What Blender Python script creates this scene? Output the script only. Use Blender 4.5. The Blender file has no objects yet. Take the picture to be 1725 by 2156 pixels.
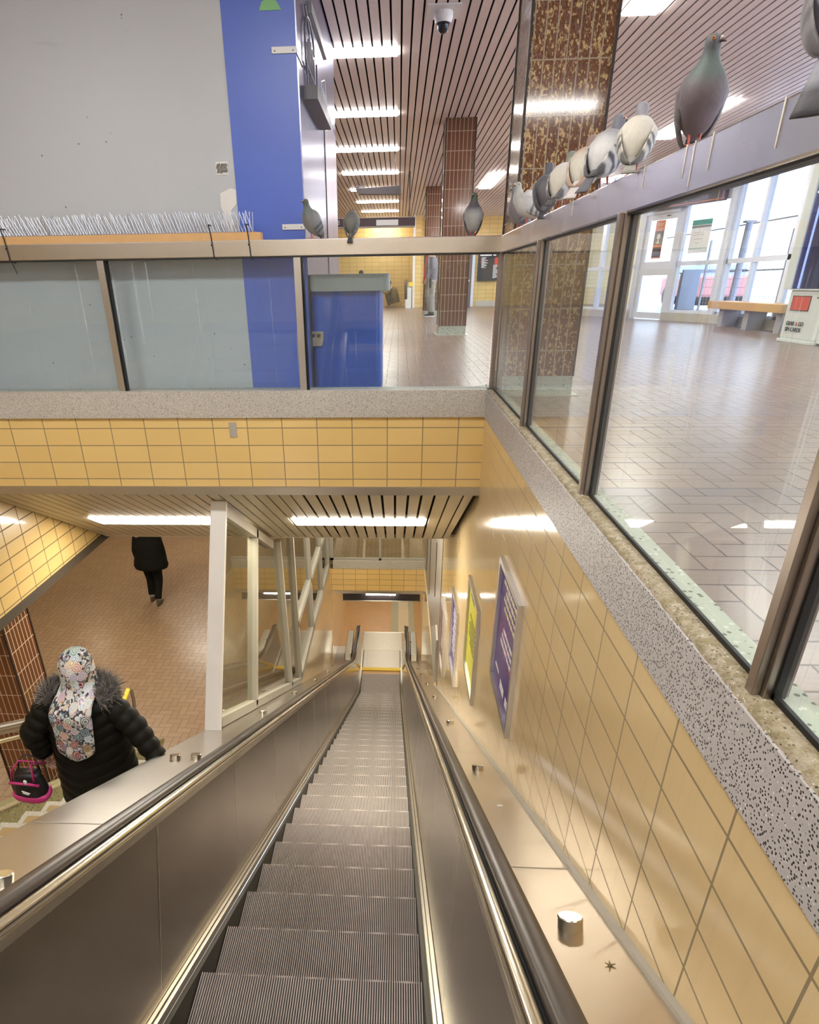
import bpy, bmesh, math, random
from math import sin, cos, pi, radians, sqrt, atan2
from mathutils import Vector, Matrix, Euler

random.seed(7)
SC = bpy.context.scene
C = bpy.context.collection

# ------------------------------------------------------------------ camera
# origin = camera; +Y runs along the escalator, +X to the right, +Z up (metres)
cam_d = bpy.data.cameras.new('camera')
cam = bpy.data.objects.new('camera', cam_d)
C.objects.link(cam)
PITCH, YAW, ROLL = 0.452920350, -0.0595101700, -0.0148399233
FPX, CX, CY = 1304.26903, 763.118849, 1236.48863
def Rx(a): return Matrix.Rotation(a, 3, 'X')
def Rz(a): return Matrix.Rotation(a, 3, 'Z')
base = Matrix(((1, 0, 0), (0, -sin(PITCH), -cos(PITCH)), (0, cos(PITCH), -sin(PITCH))))
yawm = Matrix(((cos(YAW), -sin(YAW), 0), (sin(YAW), cos(YAW), 0), (0, 0, 1)))
rolm = Matrix(((cos(ROLL), -sin(ROLL), 0), (sin(ROLL), cos(ROLL), 0), (0, 0, 1)))
W2C = rolm @ base @ yawm                       # x right, y down, z forward
flip = Matrix(((1, 0, 0), (0, -1, 0), (0, 0, -1)))
cam.matrix_world = (W2C.transposed() @ flip).to_4x4()
cam_d.sensor_fit = 'HORIZONTAL'
cam_d.sensor_width = 36.0
cam_d.lens = 36.0 * FPX / 1725.0
cam_d.shift_x = (862.5 - CX) / 1725.0
cam_d.shift_y = (CY - 1078.0) / 1725.0
cam_d.clip_start = 0.05
cam_d.clip_end = 200
SC.camera = cam

# ------------------------------------------------------------------ world, exposure
SC.view_settings.view_transform = 'Standard'
SC.view_settings.look = 'None'
SC.view_settings.gamma = 1.0
SC.view_settings.use_curve_mapping = False
SC.view_settings.exposure = 1.0
world = bpy.data.worlds.new('sky')
SC.world = world
world.use_nodes = True
wn = world.node_tree
wn.nodes['Background'].inputs['Color'].default_value = (0.76, 0.85, 1.0, 1)
wn.nodes['Background'].inputs['Strength'].default_value = 3.0
LAMP = 23.0      # emission of the fluorescent fittings upstairs
LAMP_LOW = 22.0  # emission of the fittings downstairs

# ------------------------------------------------------------------ materials
def new_mat(name):
    m = bpy.data.materials.new(name); m.use_nodes = True
    nt = m.node_tree; nt.nodes.clear()
    out = nt.nodes.new('ShaderNodeOutputMaterial')
    b = nt.nodes.new('ShaderNodeBsdfPrincipled')
    nt.links.new(b.outputs[0], out.inputs[0])
    return m, nt, b, out
def N(nt, t, **kw):
    n = nt.nodes.new(t)
    for k, v in kw.items():
        if k.startswith('i_'):
            key = k[2:].replace('_', ' ')
            n.inputs[int(key) if key.isdigit() else key].default_value = v
        else: setattr(n, k, v)
    return n
def L(nt, a, b): nt.links.new(a, b)
def mth(nt, op, a, b=None, c=None):
    n = nt.nodes.new('ShaderNodeMath'); n.operation = op
    for i, x in enumerate((a, b, c)):
        if x is None: continue
        if isinstance(x, (int, float)): n.inputs[i].default_value = x
        else: L(nt, x, n.inputs[i])
    return n.outputs[0]
def mix(nt, fac, a, b, mode='MIX'):
    n = nt.nodes.new('ShaderNodeMix'); n.data_type = 'RGBA'; n.blend_type = mode
    for i, x in ((0, fac), (6, a), (7, b)):
        if isinstance(x, (int, float)): n.inputs[i].default_value = x
        elif isinstance(x, tuple): n.inputs[i].default_value = (*x[:3], 1)
        else: L(nt, x, n.inputs[i])
    return n.outputs[2]
def ramp(nt, fac, pts, interp='LINEAR'):
    r = nt.nodes.new('ShaderNodeValToRGB'); cr = r.color_ramp; cr.interpolation = interp
    while len(cr.elements) > 1: cr.elements.remove(cr.elements[0])
    cr.elements[0].position = pts[0][0]; cr.elements[0].color = (*pts[0][1], 1)
    for p, c in pts[1:]:
        e = cr.elements.new(p); e.color = (*c, 1)
    L(nt, fac, r.inputs[0]); return r.outputs[0]
def objxyz(nt):
    t = nt.nodes.new('ShaderNodeTexCoord'); s = nt.nodes.new('ShaderNodeSeparateXYZ')
    L(nt, t.outputs['Object'], s.inputs[0]); return t.outputs['Object'], s.outputs
def noise(nt, vec, scale, detail=4, rough=.55, dist=0):
    n = N(nt, 'ShaderNodeTexNoise'); n.inputs['Scale'].default_value = scale
    n.inputs['Detail'].default_value = detail; n.inputs['Roughness'].default_value = rough
    n.inputs['Distortion'].default_value = dist
    if vec is not None: L(nt, vec, n.inputs['Vector'])
    return n.outputs['Fac']
def stretch(nt, vec, s):
    m = N(nt, 'ShaderNodeMapping'); m.inputs['Scale'].default_value = s
    L(nt, vec, m.inputs['Vector']); return m.outputs[0]
def bump(nt, b, h, strength=.2, dist=.01):
    n = N(nt, 'ShaderNodeBump'); n.inputs['Strength'].default_value = strength
    n.inputs['Distance'].default_value = dist
    L(nt, h, n.inputs['Height']); L(nt, n.outputs[0], b.inputs['Normal'])
def setp(b, **kw):
    for k, v in kw.items(): b.inputs[k.replace('_', ' ')].default_value = v if not isinstance(v, tuple) else (*v[:3], 1)

def plain(name, col, rough=.5, metal=0.0, var=.06, scale=6, emis=0, spec=None):
    m, nt, b, o = new_mat(name)
    v, s = objxyz(nt)
    f = noise(nt, v, scale)
    c = mix(nt, f, tuple(x * (1 - var) for x in col), tuple(min(1, x * (1 + var)) for x in col))
    L(nt, c, b.inputs['Base Color'])
    setp(b, Roughness=rough, Metallic=metal)
    if spec is not None: b.inputs['Specular IOR Level'].default_value = spec
    if emis:
        setp(b, Emission_Color=col); b.inputs['Emission Strength'].default_value = emis
    return m
def emit(name, col, strength):
    m, nt, b, o = new_mat(name)
    setp(b, Base_Color=col, Emission_Color=col, Roughness=.4)
    b.inputs['Emission Strength'].default_value = strength
    return m
def steel(name, col, rough, direction=(1, 1, 30), amp=.08, dirty=0.0, metal=1.0):
    m, nt, b, o = new_mat(name)
    v, s = objxyz(nt)
    f = noise(nt, stretch(nt, v, direction), 12, 5)
    f2 = noise(nt, v, 1.3, 2, .5)
    c = mix(nt, f, tuple(x * (1 - amp) for x in col), tuple(min(1, x * (1 + amp)) for x in col))
    if dirty:
        c = mix(nt, mth(nt, 'MULTIPLY', f2, dirty), c, (.16, .13, .10))
    L(nt, c, b.inputs['Base Color'])
    r = mth(nt, 'ADD', mth(nt, 'MULTIPLY', f2, .10), rough - .05)
    L(nt, r, b.inputs['Roughness']); setp(b, Metallic=metal)
    bump(nt, b, f, .012, .002)
    return m

def tile_mat(name, ua, va, uo, vo, bw, rh, c1, c2, mortar, rough=.16, msize=.004, spark=0.0, offset=0.0, coat=.3, extra=None):
    """ua/va: axis index (or 'S','T' along the 30 degree incline) of tile width / height"""
    m, nt, b, o = new_mat(name)
    v, s = objxyz(nt)
    u = mth(nt, 'SUBTRACT', s[ua], uo); w = mth(nt, 'SUBTRACT', s[va], vo)
    cb = N(nt, 'ShaderNodeCombineXYZ'); L(nt, u, cb.inputs[0]); L(nt, w, cb.inputs[1])
    br = N(nt, 'ShaderNodeTexBrick'); br.offset = offset; br.squash = 1
    L(nt, cb.outputs[0], br.inputs['Vector'])
    for k, x in (('Scale', 1), ('Mortar Size', msize), ('Mortar Smooth', .1), ('Bias', 0), ('Brick Width', bw), ('Row Height', rh)):
        br.inputs[k].default_value = x
    br.inputs['Color1'].default_value = (*c1, 1); br.inputs['Color2'].default_value = (*c2, 1)
    br.inputs['Mortar'].default_value = (*mortar, 1)
    f = noise(nt, v, 3.0, 4)
    c = mix(nt, mth(nt, 'MULTIPLY', f, .25), br.outputs['Color'], tuple(x * .8 for x in c1))
    if extra: c = extra(nt, v, s, c)
    L(nt, c, b.inputs['Base Color'])
    r = mth(nt, 'ADD', mth(nt, 'MULTIPLY', br.outputs['Fac'], .6), rough)
    L(nt, r, b.inputs['Roughness'])
    h = mth(nt, 'MULTIPLY', br.outputs['Fac'], -1.0)
    if spark:
        n2 = noise(nt, stretch(nt, v, (1, 1, .55)), 50, 2, .6)
        h = mth(nt, 'ADD', h, mth(nt, 'MULTIPLY', n2, spark))
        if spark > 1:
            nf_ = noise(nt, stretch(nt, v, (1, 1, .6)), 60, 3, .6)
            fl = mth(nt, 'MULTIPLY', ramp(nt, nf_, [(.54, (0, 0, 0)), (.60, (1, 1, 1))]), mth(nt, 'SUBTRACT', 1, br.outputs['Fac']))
            c = mix(nt, mth(nt, 'MULTIPLY', fl, .8), c, (.80, .58, .26)); L(nt, c, b.inputs['Base Color'])  # sparkle of the glaze painted into the colour as golden flecks
    else:
        n2 = noise(nt, v, 9, 3); h = mth(nt, 'ADD', h, mth(nt, 'MULTIPLY', n2, .5))
    bump(nt, b, h, 1.0 if spark > 1 else (.3 if spark else .12), .03 if spark > 1 else .004)
    b.inputs['Coat Weight'].default_value = coat; b.inputs['Coat Roughness'].default_value = .08
    return m

YEL1, YEL2, GROUT = (.84, .60, .24), (.79, .55, .205), (.22, .17, .10)
YR1, YR2 = (.80, .61, .33), (.77, .575, .30)
def tearstain(nt, v, s, c):
    n = noise(nt, stretch(nt, v, (8, 8, .6)), 3, 5, .7)
    f = ramp(nt, n, [(.52, (0, 0, 0)), (.75, (1, 1, 1))])
    return mix(nt, mth(nt, 'MULTIPLY', f, .25), c, (.55, .42, .26))
M = {}
M['tile_front'] = tile_mat('yellow_tile_front', 0, 2, .497, -1.0469, .2893, .1438, YEL1, YEL2, GROUT)
M['tile_side'] = tile_mat('yellow_tile_side', 1, 2, .975, -1.0469, .2915, .1438, YR1, YR2, (.24, .185, .10), rough=.13, extra=tearstain)
M['tile_small'] = tile_mat('yellow_tile_far', 0, 2, .1, -.77, .29, .144, (.78, .54, .2), (.72, .49, .17), GROUT)
M['tile_small_side'] = tile_mat('yellow_tile_far_side', 1, 2, .1, -.77, .29, .144, (.8, .58, .26), (.72, .49, .17), GROUT)
M['brown_front'] = tile_mat('brown_tile_front', 0, 2, .70, .83, .0605, .2455, (.155, .062, .032), (.12, .048, .026), (.42, .32, .22), rough=.12, msize=.0042, spark=.9, coat=.8)
M['brown_side'] = tile_mat('brown_tile_side', 1, 2, .0, .83, .0605, .2455, (.155, .062, .032), (.12, .048, .026), (.42, .32, .22), rough=.12, msize=.0042, spark=.9, coat=.8)
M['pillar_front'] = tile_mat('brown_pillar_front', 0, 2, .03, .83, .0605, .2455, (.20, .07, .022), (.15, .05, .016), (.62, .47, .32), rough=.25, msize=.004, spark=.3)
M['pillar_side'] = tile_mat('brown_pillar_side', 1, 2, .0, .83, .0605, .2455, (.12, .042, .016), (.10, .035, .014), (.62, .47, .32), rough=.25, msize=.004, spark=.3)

def herring(name, w, c1, c2, grout, rough, coat=.2, jw=.05, wav=.3):
    m, nt, b, o = new_mat(name)
    v, s = objxyz(nt)
    x = mth(nt, 'DIVIDE', mth(nt, 'ADD', s[0], 40 * w), w); y = mth(nt, 'DIVIDE', mth(nt, 'ADD', s[1], 40 * w + .02), w)
    i = mth(nt, 'FLOOR', x); j = mth(nt, 'FLOOR', y)
    fx = mth(nt, 'SUBTRACT', x, i); fy = mth(nt, 'SUBTRACT', y, j)
    k = mth(nt, 'FLOORED_MODULO', mth(nt, 'SUBTRACT', i, j), 4)
    def is_(q): return mth(nt, 'COMPARE', k, q, .2)
    k0, k1, k2, k3 = is_(0), is_(1), is_(2), is_(3)
    # distance to the joints of this unit cell, ignoring the side inside the brick
    dl = mth(nt, 'ADD', fx, mth(nt, 'MULTIPLY', k1, 9)); dr = mth(nt, 'ADD', mth(nt, 'SUBTRACT', 1, fx), mth(nt, 'MULTIPLY', k0, 9))
    dbm = mth(nt, 'ADD', fy, mth(nt, 'MULTIPLY', k2, 9)); dt = mth(nt, 'ADD', mth(nt, 'SUBTRACT', 1, fy), mth(nt, 'MULTIPLY', k3, 9))
    d = mth(nt, 'MINIMUM', mth(nt, 'MINIMUM', dl, dr), mth(nt, 'MINIMUM', dbm, dt))
    jf = mth(nt, 'SUBTRACT', 1, mth(nt, 'SMOOTH_MIN', mth(nt, 'DIVIDE', d, jw), 1, .2))
    jf = mth(nt, 'MAXIMUM', jf, 0)
    # one id per brick
    bi = mth(nt, 'SUBTRACT', i, k1); bj = mth(nt, 'SUBTRACT', j, k2)
    cb = N(nt, 'ShaderNodeCombineXYZ'); L(nt, bi, cb.inputs[0]); L(nt, bj, cb.inputs[1])
    wn_ = N(nt, 'ShaderNodeTexWhiteNoise'); L(nt, cb.outputs[0], wn_.inputs['Vector'])
    c = mix(nt, wn_.outputs['Value'], c1, c2)
    big = noise(nt, v, .9, 4)
    c = mix(nt, mth(nt, 'MULTIPLY', big, .35), c, tuple(q * .75 for q in c1))
    c = mix(nt, jf, c, grout)
    L(nt, c, b.inputs['Base Color'])
    wv = noise(nt, stretch(nt, v, (1, 3.5, 1)), 14, 3)
    r = mth(nt, 'ADD', rough, mth(nt, 'MULTIPLY', jf, .4)); L(nt, r, b.inputs['Roughness'])
    h = mth(nt, 'ADD', mth(nt, 'MULTIPLY', jf, -1), mth(nt, 'MULTIPLY', wv, wav))
    bump(nt, b, h, .35, .004)
    b.inputs['Coat Weight'].default_value = coat; b.inputs['Coat Roughness'].default_value = .2
    return m
M['floor_up'] = herring('brick_pavers_upper', .1025, (.235, .145, .10), (.165, .10, .07), (.05, .036, .027), .36, coat=.3, wav=1.0)
M['floor_mid'] = herring('brick_pavers_middle', .1025, (.335, .215, .125), (.28, .175, .10), (.09, .055, .032), .36, wav=.2)
M['floor_low'] = plain('brown_floor_low', (.50, .30, .13), .35, var=.1, scale=3)

def terrazzo(name, basec, chips, dark, scale=95, mossy=False, amt=.5):
    m, nt, b, o = new_mat(name)
    v, s = objxyz(nt)
    vo = N(nt, 'ShaderNodeTexVoronoi'); vo.inputs['Scale'].default_value = scale; L(nt, v, vo.inputs['Vector'])
    sep = N(nt, 'ShaderNodeSeparateColor'); L(nt, vo.outputs['Color'], sep.inputs[0])
    f = ramp(nt, sep.outputs[0], [(0, (1, 1, 1)), (amt * .45, (1, 1, 1)), (amt * .45 + .01, (0, 0, 0))], 'CONSTANT')
    f2 = ramp(nt, sep.outputs[1], [(0, (0, 0, 0)), (.72, (0, 0, 0)), (.73, (1, 1, 1))], 'CONSTANT')
    rad = ramp(nt, vo.outputs['Distance'], [(.28, (1, 1, 1)), (.42, (0, 0, 0))])
    n1 = noise(nt, v, 5, 6)
    c = mix(nt, n1, tuple(q * .85 for q in basec), basec)
    c = mix(nt, mth(nt, 'MULTIPLY', f2, rad), c, chips)
    c = mix(nt, mth(nt, 'MULTIPLY', f, rad), c, dark)
    if mossy:
        n3 = noise(nt, v, 28, 6, .7)
        g = ramp(nt, n3, [(.46, (0, 0, 0)), (.56, (1, 1, 1))])
        c = mix(nt, mth(nt, 'MULTIPLY', g, .8), c, (.30, .24, .11))
        n4 = noise(nt, v, 60, 5, .7)
        g2 = ramp(nt, n4, [(.60, (0, 0, 0)), (.66, (1, 1, 1))])
        c = mix(nt, mth(nt, 'MULTIPLY', g2, .7), c, (.13, .17, .05))
        g3 = ramp(nt, n3, [(.3, (1, 1, 1)), (.40, (0, 0, 0))])
        c = mix(nt, g3, c, (.75, .70, .58))
        bump(nt, b, n4, .8, .02)
    else:
        bump(nt, b, n1, .1, .005)
    L(nt, c, b.inputs['Base Color']); setp(b, Roughness=.5)
    return m
M['terrazzo'] = terrazzo('terrazzo_kerb', (.55, .525, .52), (.76, .74, .73), (.05, .045, .045), 135, amt=1.3)
M['terrazzo_front'] = terrazzo('terrazzo_front', (.55, .51, .44), (.72, .68, .6), (.10, .085, .065), 150, amt=.9)
M['terrazzo_moss'] = terrazzo('terrazzo_moss', (.52, .44, .31), (.74, .69, .55), (.10, .08, .04), 130, mossy=True)
M['terrazzo_green'] = terrazzo('terrazzo_green', (.45, .47, .37), (.6, .62, .5), (.08, .1, .05), 60)
M['stair_stone'] = terrazzo('stair_stone', (.30, .27, .13), (.5, .45, .3), (.10, .09, .04), 40)
M['stair_tread'] = plain('stair_tread_tan', (.36, .25, .12), .5)
M['concrete'] = plain('concrete_kerb', (.50, .46, .38), .7, var=.12, scale=9)
M['rail_steel'] = steel('rail_stainless', (.68, .64, .60), .27, (1, 1, 1), .05)
M['rail_steel_x'] = steel('rail_stainless_front', (.70, .66, .61), .33, (1, 1, 1), .05)
M['post_steel'] = steel('post_steel', (.42, .38, .36), .36, (30, 30, 1), .1)
M['post_alu'] = steel('post_aluminium', (.62, .60, .58), .38, (30, 30, 1), .05)
M['frame_grey'] = plain('frame_grey_paint', (.40, .37, .31), .45)
M['frame_white'] = plain('frame_white_paint', (.80, .77, .72), .4, var=.04)
M['frame_win'] = plain('window_frame_paint', (.66, .68, .76), .4)
M['trim_metal'] = steel('soffit_trim', (.50, .45, .37), .38, (1, 1, 1), .08, metal=.8)
M['deck'] = plain('deck_steel', (.68, .60, .50), .32, metal=1.0, var=.05, scale=2)
M['deck_l'] = plain('deck_steel_left', (.55, .51, .47), .30, metal=1.0, var=.05, scale=2)
M['panel'] = steel('balustrade_steel', (.45, .40, .34), .22, (1, 1, 1), .04, dirty=.35)
M['bead'] = plain('bead_stainless', (.62, .60, .54), .22, metal=1.0, var=.02)
M['skirt'] = plain('skirt_cap_steel', (.66, .61, .51), .3, metal=1.0, var=.05)
M['skirt_dark'] = plain('skirt_dark', (.05, .045, .03), .5)
M['rubber'] = plain('handrail_rubber', (.052, .040, .033), .32, var=.15)
M['olive_dry'] = plain('dry_leaf', (.22, .17, .06), .8)
M['black'] = plain('black', (.01, .01, .01), .5)
M['chrome'] = steel('chrome_button', (.75, .72, .6), .2)
M['yellow'] = plain('yellow_paint', (.85, .60, .05), .5)
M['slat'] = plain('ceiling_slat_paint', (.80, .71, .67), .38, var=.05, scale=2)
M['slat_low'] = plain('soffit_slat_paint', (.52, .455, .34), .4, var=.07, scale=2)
M['plenum'] = plain('plenum_black', (.012, .010, .009), .9)
M['dark_line'] = plain('dark_trim', (.03, .02, .015), .5)
M['lamp'] = emit('fluorescent_diffuser', (1.0, .97, .93), LAMP)
M['lamp_low'] = emit('fluorescent_diffuser_low', (1.0, .93, .80), LAMP_LOW)
M['lamp_well'] = emit('boosted_diffuser_well', (1.0, .97, .93), 50.0)
M['lamp_mid'] = emit('fluorescent_diffuser_mid', (1.0, .93, .80), 34.0)
M['lamp_deep'] = emit('fluorescent_diffuser_deep', (1.0, .93, .80), 18.0)
M['lamp_body'] = plain('lamp_housing', (.7, .67, .62), .4)

def grey_wall():
    m, nt, b, o = new_mat('grey_painted_panel')
    v, s = objxyz(nt)
    n1 = noise(nt, v, .8, 4); c = mix(nt, n1, (.50, .525, .55), (.56, .58, .60))
    vo = N(nt, 'ShaderNodeTexVoronoi'); vo.inputs['Scale'].default_value = 9; L(nt, v, vo.inputs['Vector'])
    sp = ramp(nt, vo.outputs['Distance'], [(0, (1, 1, 1)), (.045, (1, 1, 1)), (.07, (0, 0, 0))])
    n2 = noise(nt, v, 1.6, 2); g = ramp(nt, n2, [(.5, (0, 0, 0)), (.56, (1, 1, 1))])
    c = mix(nt, mth(nt, 'MULTIPLY', mth(nt, 'MULTIPLY', sp, g), .8), c, (.10, .10, .11))
    n3 = noise(nt, stretch(nt, v, (.6, 1, 3)), 3, 6, .7); g3 = ramp(nt, n3, [(.62, (0, 0, 0)), (.75, (1, 1, 1))])
    c = mix(nt, mth(nt, 'MULTIPLY', g3, .35), c, (.32, .32, .31))
    L(nt, c, b.inputs['Base Color']); setp(b, Roughness=.42)
    return m
M['grey_panel'] = grey_wall()
M['blue'] = plain('blue_painted_panel', (.09, .16, .58), .35, var=.08, scale=2)
M['blue_cab'] = plain('blue_cabinet_paint', (.02, .085, .42), .3, var=.1, scale=3)
M['booth_metal'] = steel('booth_brushed_metal', (.33, .35, .50), .25, (1, 1, 40), .05)
M['grey_lid'] = plain('grey_lid', (.27, .31, .31), .4, var=.05)
M['wood'] = plain('pine_board', (.66, .40, .17), .6, var=.14, scale=9)
M['bench_wood'] = plain('bench_wood', (.52, .29, .09), .45, var=.12, scale=8)
M['bench_leg'] = plain('bench_leg_concrete', (.33, .30, .31), .6)
M['paper'] = plain('torn_paper', (.80, .78, .74), .8)
M['white'] = plain('white_plastic', (.80, .80, .78), .4, var=.02)
M['kiosk'] = plain('kiosk_shell', (.66, .69, .64), .4, var=.02)
M['red'] = plain('red_panel', (.62, .07, .04), .3)
M['green_stk'] = plain('green_sticker', (.22, .5, .2), .5)
M['sign_black'] = plain('sign_black', (.025, .02, .022), .35)
M['sign_brown'] = plain('sign_brown', (.07, .035, .04), .35)
M['orange'] = plain('orange_print', (.80, .22, .06), .5)
M['teal'] = plain('teal_print', (.03, .35, .30), .5)
M['poster_white'] = plain('poster_white', (.80, .80, .80), .5)
M['poster_grey'] = plain('poster_grey', (.22, .20, .19), .5)
M['purple'] = plain('poster_purple', (.095, .05, .30), .25, var=.3, scale=2)
M['lime'] = plain('poster_yellow_green', (.66, .62, .06), .3, var=.05)
M['maroon'] = plain('poster_maroon', (.24, .06, .06), .3)
M['pink_print'] = plain('poster_pink', (.45, .05, .22), .4)
M['cream_print'] = plain('poster_cream', (.75, .70, .5), .4)
M['wire'] = plain('thin_wire', (.10, .08, .07), .35, metal=.3)
M['spike'] = steel('spike_steel', (.6, .57, .55), .3)
M['door_brown'] = plain('door_brown', (.16, .12, .12), .4)

def glass(name, tint=(1, 1, 1), streak=0.0, refl=1.0, axis=1, film=(.8, .85, .9)):
    """pane: transparent body with a fresnel reflection and, where asked, dried streaks"""
    m, nt, b, out = new_mat(name)
    nt.nodes.remove(b)
    tr = N(nt, 'ShaderNodeBsdfTransparent'); tr.inputs[0].default_value = (*tint, 1)
    gl = N(nt, 'ShaderNodeBsdfGlossy'); gl.inputs['Roughness'].default_value = .02
    lw = N(nt, 'ShaderNodeLayerWeight'); lw.inputs['Blend'].default_value = .5
    sch = mth(nt, 'ADD', .04, mth(nt, 'MULTIPLY', mth(nt, 'POWER', lw.outputs['Facing'], 5.0), .96))
    mx = N(nt, 'ShaderNodeMixShader')
    L(nt, mth(nt, 'MULTIPLY', sch, refl), mx.inputs[0])
    L(nt, tr.outputs[0], mx.inputs[1]); L(nt, gl.outputs[0], mx.inputs[2])
    last = mx.outputs[0]
    if streak:
        v, s = objxyz(nt)
        df = N(nt, 'ShaderNodeBsdfDiffuse'); df.inputs[0].default_value = (*film, 1)
        sc = (1, 26, .35) if axis == 1 else (26, 1, .35)
        n1 = noise(nt, stretch(nt, v, sc), 1.0, 6, .75)
        f = ramp(nt, n1, [(.60, (0, 0, 0)), (.68, (1, 1, 1))])
        n2 = noise(nt, v, 2.2, 3)
        f = mth(nt, 'MULTIPLY', f, ramp(nt, n2, [(.42, (0, 0, 0)), (.6, (1, 1, 1))]))
        f = mth(nt, 'ADD', mth(nt, 'MULTIPLY', f, streak), streak * .05)
        m2 = N(nt, 'ShaderNodeMixShader'); L(nt, f, m2.inputs[0]); L(nt, last, m2.inputs[1]); L(nt, df.outputs[0], m2.inputs[2])
        last = m2.outputs[0]
    L(nt, last, out.inputs[0])
    return m
M['glass_side'] = glass('railing_glass_side', (.95, .98, .97), .42, 1.0, 1)
M['glass_front'] = glass('railing_glass_front', (.93, .965, .975), .45, 1.2, 0)
M['glass_part'] = glass('partition_glass', (.86, .87, .80), .12, 1.2, 1, (.6, .58, .4))
M['glass_win'] = glass('window_glass', (.93, .96, 1.0), .25, .7, 1)
M['glass_mid'] = glass('lower_rail_glass', (.84, .86, .78), .1, 2.0, 0, (.6, .58, .45))
M['glass_kiosk'] = glass('kiosk_glass', (.5, .55, .8), 0, 1.5, 1)

# ------------------------------------------------------------------ mesh helpers
class MB:
    def __init__(s): s.v = []; s.f = []; s.m = []
    def add(s, vs, fs, mi=0):
        o = len(s.v); s.v += [tuple(p) for p in vs]
        for f in fs: s.f.append(tuple(i + o for i in f)); s.m.append(mi)
        return s
    def box(s, x0, x1, y0, y1, z0, z1, mi=0):
        x0, x1 = min(x0, x1), max(x0, x1); y0, y1 = min(y0, y1), max(y0, y1); z0, z1 = min(z0, z1), max(z0, z1)
        v = [(x0, y0, z0), (x1, y0, z0), (x1, y1, z0), (x0, y1, z0), (x0, y0, z1), (x1, y0, z1), (x1, y1, z1), (x0, y1, z1)]
        return s.add(v, [(3, 2, 1, 0), (4, 5, 6, 7), (0, 1, 5, 4), (1, 2, 6, 5), (2, 3, 7, 6), (3, 0, 4, 7)], mi)
    def hexa(s, p, mi=0):     # 4 lower points ccw then 4 upper
        return s.add(p, [(3, 2, 1, 0), (4, 5, 6, 7), (0, 1, 5, 4), (1, 2, 6, 5), (2, 3, 7, 6), (3, 0, 4, 7)], mi)
    def prism(s, poly, axis, a0, a1, mi=0):   # poly of 2-tuples in the two other axes
        def mk(p, a):
            if axis == 0: return (a, p[0], p[1])
            if axis == 1: return (p[0], a, p[1])
            return (p[0], p[1], a)
        n = len(poly)
        v = [mk(p, a0) for p in poly] + [mk(p, a1) for p in poly]
        f = [tuple(range(n))[::-1], tuple(range(n, 2 * n))]
        for i in range(n): f.append((i, (i + 1) % n, n + (i + 1) % n, n + i))
        return s.add(v, f, mi)
    def quad(s, a, b, c, d, mi=0): return s.add([a, b, c, d], [(0, 1, 2, 3)], mi)
    def tube(s, pts, r, n=10, mi=0, caps=True, flat=1.0):
        pts = [Vector(p) for p in pts]; rings = []
        rr = r if isinstance(r, (list, tuple)) else [r] * len(pts)
        prev = None
        for i, p in enumerate(pts):
            if i == 0: d = pts[1] - p
            elif i == len(pts) - 1: d = p - pts[i - 1]
            else: d = (pts[i + 1] - p).normalized() + (p - pts[i - 1]).normalized()
            d.normalize()
            if prev is None:
                ref = Vector((0, 0, 1)) if abs(d.z) < .9 else Vector((1, 0, 0))
                a = d.cross(ref).normalized()
            else: a = (prev - d * prev.dot(d)).normalized()
            prev = a; b = d.cross(a)
            rings.append([p + (a * cos(2 * pi * k / n) + b * sin(2 * pi * k / n) * flat) * rr[i] for k in range(n)])
        o = len(s.v); s.v += [tuple(q) for R in rings for q in R]
        for i in range(len(rings) - 1):
            for k in range(n):
                s.f.append((o + i * n + k, o + i * n + (k + 1) % n, o + (i + 1) * n + (k + 1) % n, o + (i + 1) * n + k)); s.m.append(mi)
        if caps:
            s.f.append(tuple(o + k for k in range(n))[::-1]); s.m.append(mi)
            s.f.append(tuple(o + (len(rings) - 1) * n + k for k in range(n))); s.m.append(mi)
        return s
    def loft(s, rings, mi=0, caps=True):   # rings: list of equal-length point lists
        n = len(rings[0]); o = len(s.v); s.v += [tuple(q) for R in rings for q in R]
        for i in range(len(rings) - 1):
            for k in range(n):
                s.f.append((o + i * n + k, o + i * n + (k + 1) % n, o + (i + 1) * n + (k + 1) % n, o + (i + 1) * n + k)); s.m.append(mi)
        if caps:
            s.f.append(tuple(o + k for k in range(n))[::-1]); s.m.append(mi)
            s.f.append(tuple(o + (len(rings) - 1) * n + k for k in range(n))); s.m.append(mi)
        return s
    def ell(s, c, r, n=14, k=8, mi=0, rot=None):
        c = Vector(c); rings = []
        for i in range(1, k):
            t = pi * i / k
            R = [Vector((r[0] * sin(t) * cos(2 * pi * j / n), r[1] * sin(t) * sin(2 * pi * j / n), -r[2] * cos(t))) for j in range(n)]
            if rot: R = [rot @ q for q in R]
            rings.append([c + q for q in R])
        return s.loft(rings, mi)
    def obj(s, name, mat, parent=None, smooth=False, bevel=0, sub=0):
        me = bpy.data.meshes.new(name); me.from_pydata(s.v, [], s.f); me.validate(); me.update()
        mats = mat if isinstance(mat, (list, tuple)) else [mat]
        for x in mats: me.materials.append(x)
        if len(mats) > 1:
            for p, mi in zip(me.polygons, s.m): p.material_index = mi
        if smooth:
            for p in me.polygons: p.use_smooth = True
        bm = bmesh.new(); bm.from_mesh(me); bmesh.ops.recalc_face_normals(bm, faces=bm.faces); bm.to_mesh(me); bm.free()
        o = bpy.data.objects.new(name, me); C.objects.link(o)
        if bevel:
            md = o.modifiers.new('bevel', 'BEVEL'); md.width = bevel; md.segments = 2; md.limit_method = 'ANGLE'
        if sub:
            md = o.modifiers.new('sub', 'SUBSURF'); md.levels = sub; md.render_levels = sub
        if parent: attach(o, parent)
        return o
def root_of(o):
    while o.parent: o = o.parent
    return o
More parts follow.
